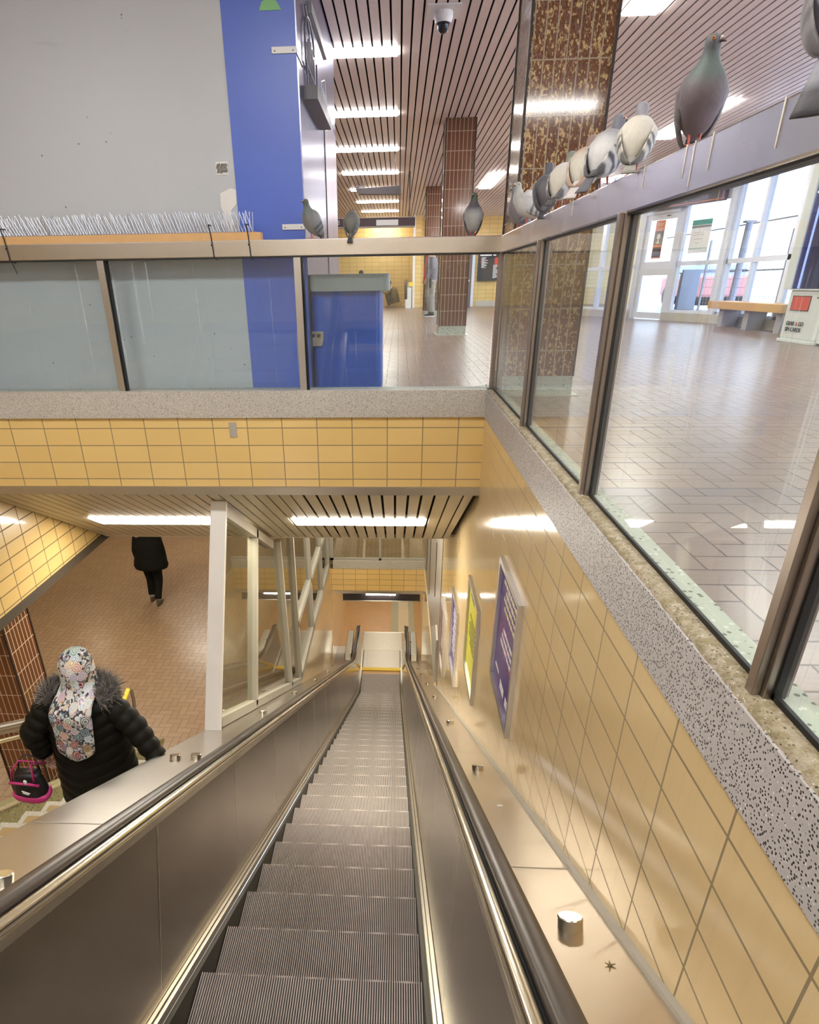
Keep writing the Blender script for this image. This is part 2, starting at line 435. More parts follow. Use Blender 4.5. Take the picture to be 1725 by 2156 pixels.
def attach(o, parent):
    """parts are modelled in scene coordinates; keep them there under an Empty that stands at the base"""
    o.parent = parent
    if parent.type == 'EMPTY' and parent.get('localparts') is None:
        o.matrix_parent_inverse = Matrix.Translation(-Vector(parent.location))
def thing(name, label, cat, loc=(0, 0, 0), rotz=0, group=None, local=False):
    o = bpy.data.objects.new(name, None); C.objects.link(o); o.empty_display_size = .1
    o.location = loc; o.rotation_euler = (0, 0, rotz); o['label'] = label; o['category'] = cat
    if group: o['group'] = group
    if local: o['localparts'] = True
    return o
def tag(o, label, cat, group=None, kind=None):
    o['label'] = label; o['category'] = cat
    if group: o['group'] = group
    if kind: o['kind'] = kind
    return o
def struct(o, label=None):
    o['kind'] = 'structure'
    if label: o['label'] = label
    return o
def dup_tree(o, parent=None):
    c = o.copy(); C.objects.link(c)
    if parent: c.parent = parent; c.matrix_parent_inverse = o.matrix_parent_inverse.copy()
    for ch in list(o.children): dup_tree(ch, c)
    return c
def text_mesh(name, txt, size, mat, mtx, parent=None, extrude=.001, align='LEFT'):
    cu = bpy.data.curves.new(name, 'FONT'); cu.body = txt; cu.size = size; cu.extrude = extrude; cu.align_x = align
    t = bpy.data.objects.new(name + '_tmp', cu); C.objects.link(t)
    bpy.context.view_layer.update()
    me = bpy.data.meshes.new_from_object(t.evaluated_get(bpy.context.evaluated_depsgraph_get()))
    bpy.data.objects.remove(t)
    me.transform(mtx); me.materials.clear(); me.materials.append(mat)
    o = bpy.data.objects.new(name, me); C.objects.link(o)
    if parent: attach(o, parent)
    return o
def frame_mtx(origin, xdir, ydir):
    x = Vector(xdir).normalized(); y = Vector(ydir).normalized(); z = x.cross(y)
    m = Matrix((x, y, z)).transposed().to_4x4(); m.translation = Vector(origin); return m

S30, C30 = sin(pi / 6), cos(pi / 6)
K0 = -1.6418
def I(x, s, n=0.0):       # a point on the escalator incline: x across, s down the slope, n above the nosing plane
    return (x, s * C30 + (n + K0) * S30, -s * S30 + (n + K0) * C30)

# ------------------------------------------------------------------ levels (most scene positions back-projected from image pixels)
FZ, MZ, LZ = -.77, -5.83, -9.85     # upper, middle, lower floors
CZ = 2.219                          # upper ceiling
YF = 5.129                          # front edge of the well
XR = .70                            # right wall of the well
XL = -3.75                          # left wall of the well
T30 = S30 / C30

# ---- floors
b = MB(); b.box(-12, 9, YF + .12, 30, FZ - .25, FZ); b.box(.82, 9, -6, YF + .12, FZ - .25, FZ); b.box(-12, XL - .12, -6, YF + .12, FZ - .25, FZ)
b.box(XL - .12, .82, -6, -2.6, FZ - .25, FZ)
struct(b.obj('floor', M['floor_up']), 'upper concourse floor of herringbone brick pavers')
b = MB(); b.box(-14, -1.70, -6, 30, MZ - .25, MZ); b.box(-1.70, 8, 13.6, 30, MZ - .25, MZ)
struct(b.obj('floor', M['floor_mid']), 'middle level floor of brown brick pavers')
b = MB(); b.box(-4, 3, 11, 34, LZ - .2, LZ)
struct(b.obj('floor', M['floor_low']), 'brown lower level floor beyond the escalator')
b = MB(); b.box(.105, .435, 16.95, 30, LZ, LZ + .006)
tag(b.obj('tactile_strip', plain('tactile_strip_cream', (.62, .52, .36), .6)), 'cream guide strip on the lower floor beyond the escalator', 'floor strip')
b = MB(); b.box(-.12, .105, 16.95, 30, LZ, LZ + .003); b.box(.435, .62, 16.95, 30, LZ, LZ + .003)
struct(b.obj('trim_9', plain('green_grey_border', (.40, .38, .26), .6)), 'grey green bands either side of the guide strip')

# ---- upper ceiling : slats with black gaps
b = MB()
x = -8.0
while x < 6.4:
    y1 = 27.2
    if -1.25 < x < -.01:
        pass
    b.box(x + .009, x + .090, -6, y1, CZ, CZ + .012)
    x += .1
struct(b.obj('ceiling', M['slat']), 'slatted metal ceiling over the upper concourse')
b = MB(); b.box(-8, 9, -6, 30, CZ + .06, CZ + .1)
struct(b.obj('ceiling', M['plenum']), 'black void above the ceiling slats')

# ---- far wall of upper hall and sides
b = MB(); b.box(-8, 9, 27.2, 27.4, FZ, CZ + .1)
struct(b.obj('wall_far', M['tile_small']), 'yellow tiled far wall of the upper concourse')
b = MB(); b.box(.55, .8, 25.6, 27.2, FZ, CZ)
struct(b.obj('wall_far', M['tile_small_side']), 'yellow tiled return wall left of the rear columns')
b = MB(); b.box(.8, 4.9, 26.3, 27.1, FZ, CZ)
struct(b.obj('wall_far', M['tile_small']), 'pale yellow tiled wall behind the map board')
b = MB(); b.box(2.95, 4.9, 26.26, 26.3, FZ, FZ + .2)
struct(b.obj('baseboard_far', M['concrete']), 'pale baseboard under the map board')
b = MB(); b.box(-8.2, -8, -6, 30, -6, CZ + .1); struct(b.obj('wall_left', M['tile_small_side']), 'left hall wall')
b = MB(); b.box(-8, 9, -6.2, -6, FZ, CZ + .1); struct(b.obj('wall_back', M['tile_small']), 'wall behind the viewer')

# ---- well walls
ZT = -.958
b = MB(); b.box(XL, XR, YF, YF + .2, -1.543, ZT)
struct(b.obj('wall_front', M['tile_front']), 'yellow tiled band under the front kerb')
b = MB(); b.box(XL, XR, YF - .02, YF + .05, -1.614, -1.543)
for xx in (-2.9, -1.7, -.62, .05, .6): b.ell((xx, YF - .022, -1.58), (.006, .004, .006), 8, 4)
struct(b.obj('trim_1', M['trim_metal']), 'metal trim strip below the front tiles')
b = MB(); b.box(XR, XR + .2, -4, 8.53, -10.2, ZT)
struct(b.obj('wall_right', M['tile_side']), 'tall yellow tiled wall right of the escalator')
b = MB(); b.box(XL - .2, XL, -2.6, 20, -2.80, ZT)
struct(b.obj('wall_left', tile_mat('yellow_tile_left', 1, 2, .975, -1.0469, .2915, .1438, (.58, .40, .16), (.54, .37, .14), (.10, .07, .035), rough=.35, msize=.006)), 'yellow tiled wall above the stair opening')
b = MB(); b.box(XL - .22, XL + .01, -2.6, 20, -2.90, -2.80)
struct(b.obj('trim_2', plain('lintel_brown', (.05, .035, .022), .6)), 'dark lintel strip under the left tiled wall')
b = MB(); b.box(XL - .2, XR + .2, -3.2, -2.6, -6, FZ); struct(b.obj('wall_back', M['tile_small']), 'end wall of the well behind the viewer')

# kerbs round the well
b = MB(); b.box(XL, XR + .005, YF - .03, YF + .13, ZT, -.748)
struct(b.obj('trim_3', M['terrazzo_front']), 'speckled terrazzo kerb along the front edge')
b = MB()
segs = 90
xs = [XR - .012, XR - .009, .712, .735, .758]
for i in range(segs):
    pass
b.box(XR - .008, .80, -3.5, YF - .03, ZT, -.765)
struct(b.obj('trim_4', M['terrazzo']), 'speckled terrazzo kerb along the right wall')
b = MB(); rows = []
ny = 260
for i in range(ny + 1):
    y = -1.5 + (YF - .03 + 1.5) * i / ny
    w = .006 * sin(i * 1.7) + random.uniform(-.007, .007)
    rows.append([(XR - .004, y, -.79 + w * 1.5 - .012), (XR - .004 + abs(w) * .5, y, -.756 + w * .4), (.716 + w, y, -.749 + random.uniform(-.003, .003)),
                 (.742, y, -.7485), (.80, y, -.748)])
vs = [p for r in rows for p in r]; fs = []
for i in range(ny):
    for k in range(4): fs.append((i * 5 + k, i * 5 + k + 1, (i + 1) * 5 + k + 1, (i + 1) * 5 + k))
b.add(vs, fs)
struct(b.obj('trim_5', M['terrazzo_moss'], smooth=True), 'mossy top edge of the right kerb')
b = MB(); b.box(.765, .82, -1.5, YF + .13, -.775, -.744)
struct(b.obj('trim_6', M['terrazzo_green']), 'greenish kerb strip behind the right glass')
b = MB(); b.box(XL, .80, YF + .08, YF + .16, -.775, -.747)
struct(b.obj('trim_7', M['terrazzo_green']), 'kerb strip behind the front glass')

# small cover plate on the front tiles
b = MB(); b.box(-1.39, -1.33, YF - .012, YF, -1.118, -1.0); b.ell((-1.36, YF - .014, -1.03), (.004, .003, .004), 8, 4); b.ell((-1.36, YF - .014, -1.09), (.004, .003, .004), 8, 4)
tag(b.obj('cover_plate', M['frame_grey'], bevel=.002), 'small grey screwed plate on the yellow tiles under the front kerb', 'plate')

# ---- sloping soffit under the front edge
sn = (-1.614 * C30 + YF * S30)
def SF(x, t, n=0.0):   # t metres down the 30 degree soffit from its front edge
    return (x, YF + t * C30 - n * S30, -1.614 - t * S30 - n * C30)
TL = 2.47
b = MB()
xs0 = XL + .02; k = 0
while xs0 < .655:
    w = .10 if (-3.3 < xs0 < .3) else .115
    x1 = min(xs0 + w - .008, .655)
    t1a, t1b = 0, TL
    pieces = [(0, 1.13), (1.55, TL)] if ((-3.35 < xs0 < -1.68) or (-1.13 < xs0 < .31)) else [(0, TL)]
    for a0, a1 in pieces:
        b.hexa([SF(xs0, a0, 0), SF(x1, a0, 0), SF(x1, a1, 0), SF(xs0, a1, 0), SF(xs0, a0, -.012), SF(x1, a0, -.012), SF(x1, a1, -.012), SF(xs0, a1, -.012)])
    gap = .022 if (-1.0 < xs0 < .25) else .014
    xs0 = x1 + gap; k += 1
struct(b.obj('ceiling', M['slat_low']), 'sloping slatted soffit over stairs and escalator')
b = MB(); b.hexa([SF(XL, 0, -.05), SF(XR, 0, -.05), SF(XR, TL, -.05), SF(XL, TL, -.05), SF(XL, 0, -.07), SF(XR, 0, -.07), SF(XR, TL, -.07), SF(XL, TL, -.07)])
struct(b.obj('ceiling', M['plenum']), 'black void behind the soffit slats')
b = MB(); b.hexa([SF(XL, TL, .004), SF(.655, TL, .004), SF(.655, TL + .02, .004), SF(XL, TL + .02, .004), SF(XL, TL, -.16), SF(.655, TL, -.16), SF(.655, TL + .02, -.16), SF(XL, TL + .02, -.16)])
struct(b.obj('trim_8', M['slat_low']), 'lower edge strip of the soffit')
# middle level ceiling, hidden above the soffit edge
b = MB(); b.box(-14, 8, YF + TL * C30 + .02, 30, -2.84, -2.72); b.box(-14, XL - .22, -6, YF + TL * C30 + .02, -2.84, -2.72)
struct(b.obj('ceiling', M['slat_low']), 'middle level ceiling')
b = MB(); b.box(-14.2, -14, -6, 30, MZ, -2.72); struct(b.obj('wall_left', M['tile_small_side']), 'middle level left wall')
b = MB(); b.box(-14, 8, 30, 30.2, MZ, -2.72); struct(b.obj('wall_far', M['tile_small']), 'middle level far wall')
b = MB(); b.box(-14, XL, -6.2, -6, MZ, -2.72); struct(b.obj('wall_back', M['tile_small']), 'middle level back wall')
b = MB(); b.box(8, 8.2, 13.4, 30, MZ, -2.72); struct(b.obj('wall_right', M['tile_small_side']), 'middle level right wall')

def soffit_light(x0, x1, t0, t1, label):
    c = SF((x0 + x1) / 2, (t0 + t1) / 2)
    r = thing('ceiling_light', label, 'ceiling light', c, group='long lamps in the sloping soffit')
    b = MB(); b.hexa([SF(x0 - .02, t0 - .02, -.002), SF(x1 + .02, t0 - .02, -.002), SF(x1 + .02, t1 + .02, -.002), SF(x0 - .02, t1 + .02, -.002)] + [SF(x0 - .02, t0 - .02, -.045), SF(x1 + .02, t0 - .02, -.045), SF(x1 + .02, t1 + .02, -.045), SF(x0 - .02, t1 + .02, -.045)])
    b.obj('housing', M['lamp_body'], r)
    b = MB(); b.hexa([SF(x0, t0, .012), SF(x1, t0, .012), SF(x1, t1, .012), SF(x0, t1, .012), SF(x0, t0, -.002), SF(x1, t0, -.002), SF(x1, t1, -.002), SF(x0, t1, -.002)])
    b.obj('diffuser', M['lamp_low'], r)
soffit_light(-3.30, -1.72, 1.16, 1.50, 'long fluorescent lamp in the soffit above the stairs')
soffit_light(-1.10, .30, 1.16, 1.50, 'long fluorescent lamp in the soffit above the escalator')

# ---- ceiling lights of the upper hall
def ceil_light(x0, x1, y0, y1, label, grp, mm='lamp'):
    r = thing('ceiling_light', label, 'ceiling light', ((x0 + x1) / 2, (y0 + y1) / 2, CZ), group=grp)
    b = MB(); b.box(x0 - .015, x1 + .015, y0 - .015, y1 + .015, CZ - .002, CZ + .05); b.obj('housing', M['lamp_body'], r)
    b = MB(); b.box(x0, x1, y0, y1, CZ - .02, CZ - .003); b.obj('diffuser', M[mm], r, bevel=.004)
ords = ['nearest', 'second nearest', 'third nearest', 'fourth nearest', 'fifth nearest', 'sixth nearest', 'seventh nearest', 'farthest']
for i in range(8):
    y = 8.21 + 2.60 * i
    ceil_light(-1.26, -.045, y, y + .24, ords[i] + ' of the crosswise ceiling lamps left of the ceiling seam', 'crosswise ceiling lamps')
for i, y in enumerate((5.1, 10.8, 16.5, 22.2)):
    ceil_light(2.02, 2.33, y, y + 2.45, ['nearest', 'second nearest', 'third nearest', 'farthest'][i] + ' lengthwise ceiling lamp in the row right of the big column', 'lengthwise ceiling lamps')
for i, y in enumerate((-1.0, 5.1, 10.8, 16.5)):
    ceil_light(4.35, 4.66, y, y + 2.45, ['rearmost', 'large', 'middle', 'far'][i] + ' lengthwise ceiling lamp in the row nearest the windows', 'lengthwise ceiling lamps')
for i, (x, y) in enumerate(((-.9, -3.5), (2.1, -1), (-3.5, 1.5), (-.9, 1.8))):  # out of view, made extra bright to lift the well and right wall
    ceil_light(x - .6, x + .6, y, y + .24, ['lamp over the well behind the viewer', 'lamp right of the viewer', 'lamp over the stairs', 'lamp above the viewer'][i] + ', unseen and boosted to brighten the well', 'unseen lamps boosted to brighten the well', 'lamp_well')
# middle level lamps above the soffit edge and over the far floor
def mid_light(x, y, label):
    r = thing('ceiling_light', label, 'ceiling light', (x, y, -2.84), group='middle level ceiling lamps')
    b = MB(); b.box(x - .62, x + .62, y - .14, y + .14, -2.86, -2.84); b.obj('housing', M['lamp_body'], r)
    b = MB(); b.box(x - .6, x + .6, y - .12, y + .12, -2.885, -2.86); b.obj('diffuser', M['lamp_mid'], r)
for i, (x, y) in enumerate(((-4.9, 9.0), (-4.9, 14), (-8.5, 9), (-8.5, 14), (-.4, 8.9), (-.4, 11.6), (-.4, 15.6), (3.5, 16), (-6.2, 3), (-9, 2.5))):  # all unseen; the pair over the escalator is added to brighten the header
    mid_light(x, y, 'unseen ceiling lamp adding light to the middle level and header')

# ------------------------------------------------------------------ columns
def column(x0, y0, label, z0=FZ, z1=CZ, mf='brown_front', ms='brown_side', basem='terrazzo_green', pad=True, w=.45):
    r = thing('tiled_column', label, 'column', (x0 + w / 2, y0 + w / 2, z0))
    b = MB(); x1, y1 = x0 + w, y0 + w
    zb = z0 + .14
    b.add([(x0, y0, zb), (x1, y0, zb), (x1, y0, z1), (x0, y0, z1)], [(0, 1, 2, 3)], 0)
    b.add([(x1, y1, zb), (x0, y1, zb), (x0, y1, z1), (x1, y1, z1)], [(0, 1, 2, 3)], 0)
    b.add([(x1, y0, zb), (x1, y1, zb), (x1, y1, z1), (x1, y0, z1)], [(0, 1, 2, 3)], 1)
    b.add([(x0, y1, zb), (x0, y0, zb), (x0, y0, z1), (x0, y1, z1)], [(0, 1, 2, 3)], 1)
    b.obj('shaft', [M[mf], M[ms]], r)
    b = MB()
    for (cx, cy) in ((x0, y0), (x1, y0), (x0, y1), (x1, y1)):
        b.box(cx - .008, cx + .008, cy - .008, cy + .008, zb, z1)
    b.obj('corner_trim', M['dark_line'], r)
    b = MB(); b.box(x0 - .003, x1 + .003, y0 - .003, y1 + .003, z0, zb); b.obj('base', M[basem], r)
    if pad:
        b = MB(); b.box(x0 - .05, x1 + .05, y0 - .05, y1 + .05, z0, z0 + .006); b.obj('floor_pad', M['concrete'], r)
    return r
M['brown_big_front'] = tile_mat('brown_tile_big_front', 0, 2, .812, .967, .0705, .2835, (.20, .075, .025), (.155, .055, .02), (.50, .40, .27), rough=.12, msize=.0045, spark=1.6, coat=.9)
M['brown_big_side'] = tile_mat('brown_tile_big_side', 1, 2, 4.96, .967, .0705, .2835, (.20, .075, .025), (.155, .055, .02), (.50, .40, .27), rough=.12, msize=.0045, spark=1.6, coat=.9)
column(.792, 4.96, 'large brown glittering tiled column behind the perched pigeons', mf='brown_big_front', ms='brown_big_side', w=.52)  # column and tiles scaled up about the camera, pushed back along line of sight
column(.675, 11.346, 'brown tiled column standing past the corner of the front rail')
column(.675, 18.45, 'brown tiled column farthest back, beside the person with the red jacket')
column(4.2, 19.5, 'brown tiled column far right beside the exit windows')
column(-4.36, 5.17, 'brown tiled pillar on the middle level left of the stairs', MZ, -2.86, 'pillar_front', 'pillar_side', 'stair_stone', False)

# ------------------------------------------------------------------ grey panel, blue panel, booth
b = MB(); b.box(-8, -1.21, 5.35, 5.5, FZ, CZ)
struct(b.obj('wall_front', M['grey_panel']), 'grey painted wall panel behind the front rail')
r = thing('booth', 'blue painted booth with brushed metal side facing the hall', 'booth', (-1.3, 6.8, FZ))
b = MB(); b.box(-1.21, -.715, 5.345, 5.36, FZ, CZ); b.obj('front_panel', M['blue'], r)
b = MB(); b.box(-1.9, -.72, 5.5, 8.15, FZ, CZ); b.box(-1.2, -.72, 5.36, 5.5, FZ, CZ); b.obj('body', M['booth_metal'], r)
b = MB(); b.box(-.72, -.706, 5.355, 8.15, FZ, CZ); b.obj('side_panel', M['booth_metal'], r)
b = MB(); b.box(-.706, -.70, 6.955, 6.985, FZ, 1.34); b.obj('panel_seam', M['dark_line'], r)
b = MB(); b.box(-.706, -.702, 6.99, 8.14, FZ, 1.45); b.obj('lower_panel', steel('booth_stripe_metal', (.34, .30, .38), .3, (1, 40, 1), .25), r)
b = MB()
for y0, z0, y1, z1 in ((6.08, 1.86, 7.18, 1.93),): b.box(-.706, -.68, y0, y1, z0, z1)
b.obj('upper_bar', plain('bar_grey', (.30, .31, .30), .4), r)
b = MB(); b.box(-.706, -.60, 5.55, 6.55, 1.22, 1.30); b.obj('lower_bar', plain('bar_dark', (.08, .075, .09), .4), r)
# raised line emblem of a circle with vertical bars
b = MB(); X0 = -.69
def line3(p, q, rad=.008): b.tube([(X0, p[0], p[1]), (X0, q[0], q[1])], rad, 6)
arc = [(5.95 + .27 * cos(a), 1.62 + .16 * sin(a)) for a in [pi * .02 + i * pi * .96 / 10 for i in range(11)]]
for p, q in zip(arc[:-1], arc[1:]): line3(p, q)
for i in range(6):
    y = 5.76 + i * .085; line3((y, 1.44), (y, 1.60 + .07 * sin(i * .6)), .006)
line3((5.66, 1.47), (6.34, 1.44)); line3((5.66, 1.47), (5.68, 1.66)); line3((5.74, 1.80), (5.95, 1.70))
for i in range(5):
    y = 5.80 + i * .1; line3((y, 1.30), (y, 1.43), .006)
line3((5.74, 1.32), (6.3, 1.30)); line3((5.74, 1.32), (5.72, 1.46)); line3((6.3, 1.30), (6.32, 1.45)); line3((6.35, 1.35), (6.36, 1.62))
b.obj('line_emblem', plain('emblem_dark', (.16, .15, .17), .4), r)
b = MB(); X0 = -.703
pts = [(6.82, 1.62), (7.12, 1.70), (7.33, 1.50), (7.30, 1.36), (7.05, 1.31), (6.84, 1.42)]
for p, q in zip(pts, pts[1:] + pts[:1]): line3(p, q, .004)
for i in range(5): line3((6.93 + i * .07, 1.40), (6.93 + i * .07, 1.60), .004)
b.obj('etched_crest', M['white'], r)
for z, x0 in ((1.445, -.88), (.405, -.88)):
    b = MB(); b.box(x0, -.712, 5.335, 5.345, z - .018, z + .018)
    o = b.obj('bracket', M['white'], r)
    
    for xq in (x0 + .02, -.735):
        c2 = MB(); c2.ell((xq, 5.334, z - .004), (.005, .003, .005), 8, 4); c2.obj('screw', M['wire'], o)
b = MB(); b.tube([(-.71, 5.34, 1.42), (-.69, 5.36, 1.38), (-.68, 5.38, 1.36)], .005, 6); b.obj('loose_wire', M['wire'], r)
# green sticker at the top of the blue panel
b = MB(); b.prism([(-.95, 1.655), (-.80, 1.655), (-.83, 1.70), (-.88, 1.72), (-.93, 1.70)], 1, 5.341, 5.345)
tag(b.obj('sticker', M['green_stk']), 'green sticker near the top of the blue panel', 'sticker')
# torn paper patches
b = MB(); b.prism([(-1.33, .63), (-1.25, .66), (-1.21, .65), (-1.215, .56), (-1.26, .52), (-1.255, .47), (-1.245, .44), (-1.26, .37), (-1.29, .36), (-1.31, .42), (-1.36, .44), (-1.31, .47), (-1.335, .55)], 1, 5.343, 5.35)
tag(b.obj('paper_scrap', M['paper']), 'torn white paper patch on the grey wall just above the spikes', 'paper')
b = MB()
for i in range(6):
    x = -1.37 + i * .028
    b.tube([(x, 5.34, 1.83), (x + .012, 5.325, 1.775 - .012 * (i % 3)), (x + .004, 5.345, 1.745 + .01 * (i % 2))], [.016, .02, .012], 7)
b.prism([(-1.40, 1.9), (-1.21, 1.9), (-1.21, 1.79), (-1.25, 1.80), (-1.30, 1.75), (-1.36, 1.80)], 1, 5.335, 5.35)
tag(b.obj('peeling_paper', M['paper'], smooth=True), 'peeling white paper curl at the top of the grey wall', 'paper')
# scribbled sticker
r = thing('scribble_sticker', 'square white sticker with black scribble on the grey wall', 'sticker', (-1.30, 5.34, .79))
b = MB(); b.prism([(-1.345, .745), (-1.255, .745), (-1.255, .825), (-1.345, .825)], 1, 5.345, 5.35); b.obj('sheet', M['paper'], r)
b = MB(); rnd = random.Random(3)
for i in range(9):
    x = -1.338 + i * .0088
    b.tube([(x, 5.343, .752 + rnd.uniform(0, .01)), (x + .008, 5.343, .77), (x - .002, 5.343, .79), (x + .009, 5.343, .818 - rnd.uniform(0, .01))], .0024, 5)
b.obj('scribble', M['black'], r)

# ------------------------------------------------------------------ front glass railing
RT, RB = .312, .203
r = thing('glass_railing', 'front railing with broad stainless top rail across the stairwell', 'railing', (-1.5, YF + .03, -.75))
b = MB(); b.box(-6, .80, YF, YF + .09, RB, RT); b.obj('top_rail', M['rail_steel_x'], r, bevel=.006)
b = MB(); b.box(-6, .80, YF + .002, YF + .088, RB - .008, RB); b.obj('rail_gasket', M['black'], r)
def fpost(x, w=.052):
    b = MB(); b.box(x, x + w, YF + .005, YF + .055, -.752, RB); o = b.obj('post', M['post_alu'], r)
    c2 = MB(); c2.box(x + w, x + w + .007, YF + .012, YF + .055, -.752, RB); c2.box(x + w + .013, x + w + .018, YF + .012, YF + .055, -.752, RB)
    c2.obj('gasket', M['black'], o)
for x in (-3.78, -2.27, -.78): fpost(x)
for x0, x1 in ((-5.2, -3.78), (-3.70, -2.27), (-2.19, -.78), (-.71, .71)):
    b = MB(); b.box(x0, x1, YF + .028, YF + .038, -.752, RB); b.obj('glass_pane', M['glass_front'], r)
for i, x in enumerate((-2.935, -1.375, -1.10)):
    b = MB(); b.tube([(x - .01, YF - .006, RT + .10), (x, YF - .006, RT + .03), (x + .004, YF - .006, RT - .04), (x + .008, YF - .006, RB - .004), (x + .008, YF + .07, RB - .012)], .0045, 6)
    b.ell((x, YF - .008, RT - .03), (.008, .006, .008), 8, 4)
    b.tube([(x - .01, YF - .006, RT + .10), (x - .01, YF + .09, RT + .10)], .0045, 6)
    b.obj('wire_tie', M['black'], r)
b = MB(); b.tube([(-2.93, YF + .02, RB - .01), (-2.91, YF + .024, RB - .09)], .003, 6); b.obj('loose_wire', M['black'], r)
# board with bird spikes lying on the rail
b = MB(); b.box(-6, -1.012, YF + .01, YF + .10, RT, RT + .05)
tag(b.obj('wooden_board', M['wood'], bevel=.002), 'long pine board strapped on top of the front rail', 'board')
r = thing('bird_spikes', 'row of thin steel bird spikes along the pine board', 'bird spikes', (-2.5, YF + .05, RT + .05))
b = MB(); b.box(-3.9, -1.05, YF + .03, YF + .07, RT + .05, RT + .056); b.obj('base_strip', plain('spike_base', (.35, .25, .22), .5), r)
b = MB(); rnd = random.Random(5)
x = -3.85
while x < -1.07:
    for (dx, dy) in ((-.035, -.03), (.012, .0), (-.02, .04)):
        h = .115 + rnd.uniform(-.01, .02)
        x0 = x + rnd.uniform(-.004, .004)
        b.tube([(x0, YF + .05, RT + .055), (x0 + dx + rnd.uniform(-.008, .008), YF + .05 + dy, RT + .055 + h)], .0021, 4)
    x += .0235
o = b.obj('spike_wires', M['spike'], r); o['kind'] = 'stuff'

# ------------------------------------------------------------------ right glass railing
XG = .735
r = thing('glass_railing', 'right hand railing with stained broad stainless top rail running towards the viewer', 'railing', (XG, 2.5, -.75))
b = MB(); b.box(XG - .004, XG + .05, -.6, YF, RB - .004, RT); b.obj('top_rail', M['rail_steel'], r, bevel=.006)
b = MB(); b.box(XG + .004, XG + .042, -.6, YF, RB - .009, RB - .004); b.obj('rail_gasket', M['black'], r)
b = MB(); b.box(XG - .01, XG + .02, YF - .012, YF + .055, -.752, RB); b.box(XG + .026, XG + .05, YF - .06, YF - .03, -.752, RB); b.obj('corner_post', M['post_steel'], r)
for y in (3.69, 2.37, 1.05, -.28):
    b = MB(); b.box(XG - .004, XG + .045, y, y + .052, -.752, RB)
    b.box(XG - .004, XG - .02, y + .012, y + .04, -.752, RB)
    o = b.obj('post', M['post_steel'], r, bevel=.002)
    c2 = MB(); c2.box(XG + .012, XG + .035, y - .006, y, -.752, RB); c2.obj('gasket', M['black'], o)
b = MB(); b.box(XG + .012, XG + .02, -.3, 5.07, -.752, -.735); b.obj('bottom_gasket', M['black'], r)
for y0, y1 in ((3.745, 5.07), (2.425, 3.67), (1.105, 2.35), (-.22, 1.03)):
    b = MB(); b.box(XG + .016, XG + .026, y0, y1, -.752, RB); b.obj('glass_pane', M['glass_side'], r)
rnd = random.Random(11)
b = MB()
for y in (1.95, 1.90, 1.80, 2.25, 1.50, 3.1):
    h = rnd.uniform(.05, .10)
    b.prism([(y, RT), (y + rnd.uniform(.003, .008), RT), (y + .005, RT - h), (y + .002, RT - h)], 0, XG - .0055, XG - .004)
    b.obj('dropping_stain', plain('droppings', (.75, .72, .68), .7), r); b = MB()

# ------------------------------------------------------------------ escalator
esc = thing('escalator', 'long stainless steel escalator descending to the lower level', 'escalator', (-.38, 0, -1.9))
XS0, XS1 = -.907, .148
# one step: riser block with ridged tread
def step_mesh():
    b = MB(); n = 93; w = (XS1 - XS0) / n
    b.box(XS0, XS1, -.405, -.004, -.012, -.009)
    for i in range(n):
        x = XS0 + i * w
        b.box(x + w * .26, x + w * .74, -.405, 0, -.010, 0)
    b.box(XS0, XS1, -.03, -.006, -.26, -.012)
    for i in range(0, n):
        x = XS0 + i * w
        b.box(x + w * .26, x + w * .74, -.006, 0, -.25, -.006)
    return b
mstep, nt, bs, o_ = new_mat('step_aluminium')
v, s = objxyz(nt)
f = noise(nt, v, 7, 5); c = mix(nt, f, (.55, .49, .46), (.36, .31, .26)); L(nt, c, bs.inputs['Base Color'])
setp(bs, Metallic=.45, Roughness=.52)
mgroove = plain('step_groove', (.045, .04, .032), .7)
sb = step_mesh()
for idx, fce in enumerate(sb.f): pass
# first box (6 faces) and the plain riser are dark
nf = len(sb.f)
for i in range(6): sb.m[i] = 1
off = 6 + 93 * 6
for i in range(off, off + 6): sb.m[i] = 1
first = None
s_nose = [3.044 + .4619 * k for k in range(-8, 36)]
for k, s in enumerate(s_nose):
    p = I(0, s); yy, zz = p[1], p[2]
    if zz > -.78: continue
    if zz < LZ + .02: zz = LZ + .02; yy = yprev + .4
    if yy > 14.95: continue
    yprev = yy
    if first is None:
        o = sb.obj('step', [mstep, mgroove]); first = o
    else:
        o = first.copy(); C.objects.link(o)
    o.location = (0, yy, zz); o.parent = esc; o.matrix_parent_inverse = Matrix.Translation(-Vector(esc.location))
SB = 14.62   # where the slope ends (s)
# path along the slope, then level, for parts that follow the balustrade
def path(n, s0=-1.2, yend=15.9, zl=None, curve=.9):
    """centre line in (y,z) of something n above the nosing plane, easing into the landing at height zl"""
    zl = LZ + n if zl is None else zl
    se = (-(zl) + (n + K0) * C30) / S30          # s at which the slope reaches zl
    a = I(0, s0, n); e = I(0, se, n)
    p0 = I(0, se - curve, n); p2 = (0, e[1] + curve, zl)
    pts = [a] + [I(0, s0 + (se - curve - s0) * t / 8, n) for t in range(1, 8)]
    for t in range(0, 9):
        t /= 8.0
        q = [(1 - t) ** 2 * p0[i] + 2 * t * (1 - t) * e[i] + t * t * p2[i] for i in (1, 2)]
        pts.append((0, q[0], q[1]))
    if yend > pts[-1][1]: pts.append((0, yend, zl))
    return [(p[1], p[2]) for p in pts]
def ribbon(b, xa, pa, xb, pb, mi=0):
    """sheet between two lines given as (x, path)"""
    vs = [(xa, y, z) for y, z in pa] + [(xb, y, z) for y, z in pb]; n = len(pa)
    b.add(vs, [(i, i + 1, n + i + 1, n + i) for i in range(n - 1)], mi)
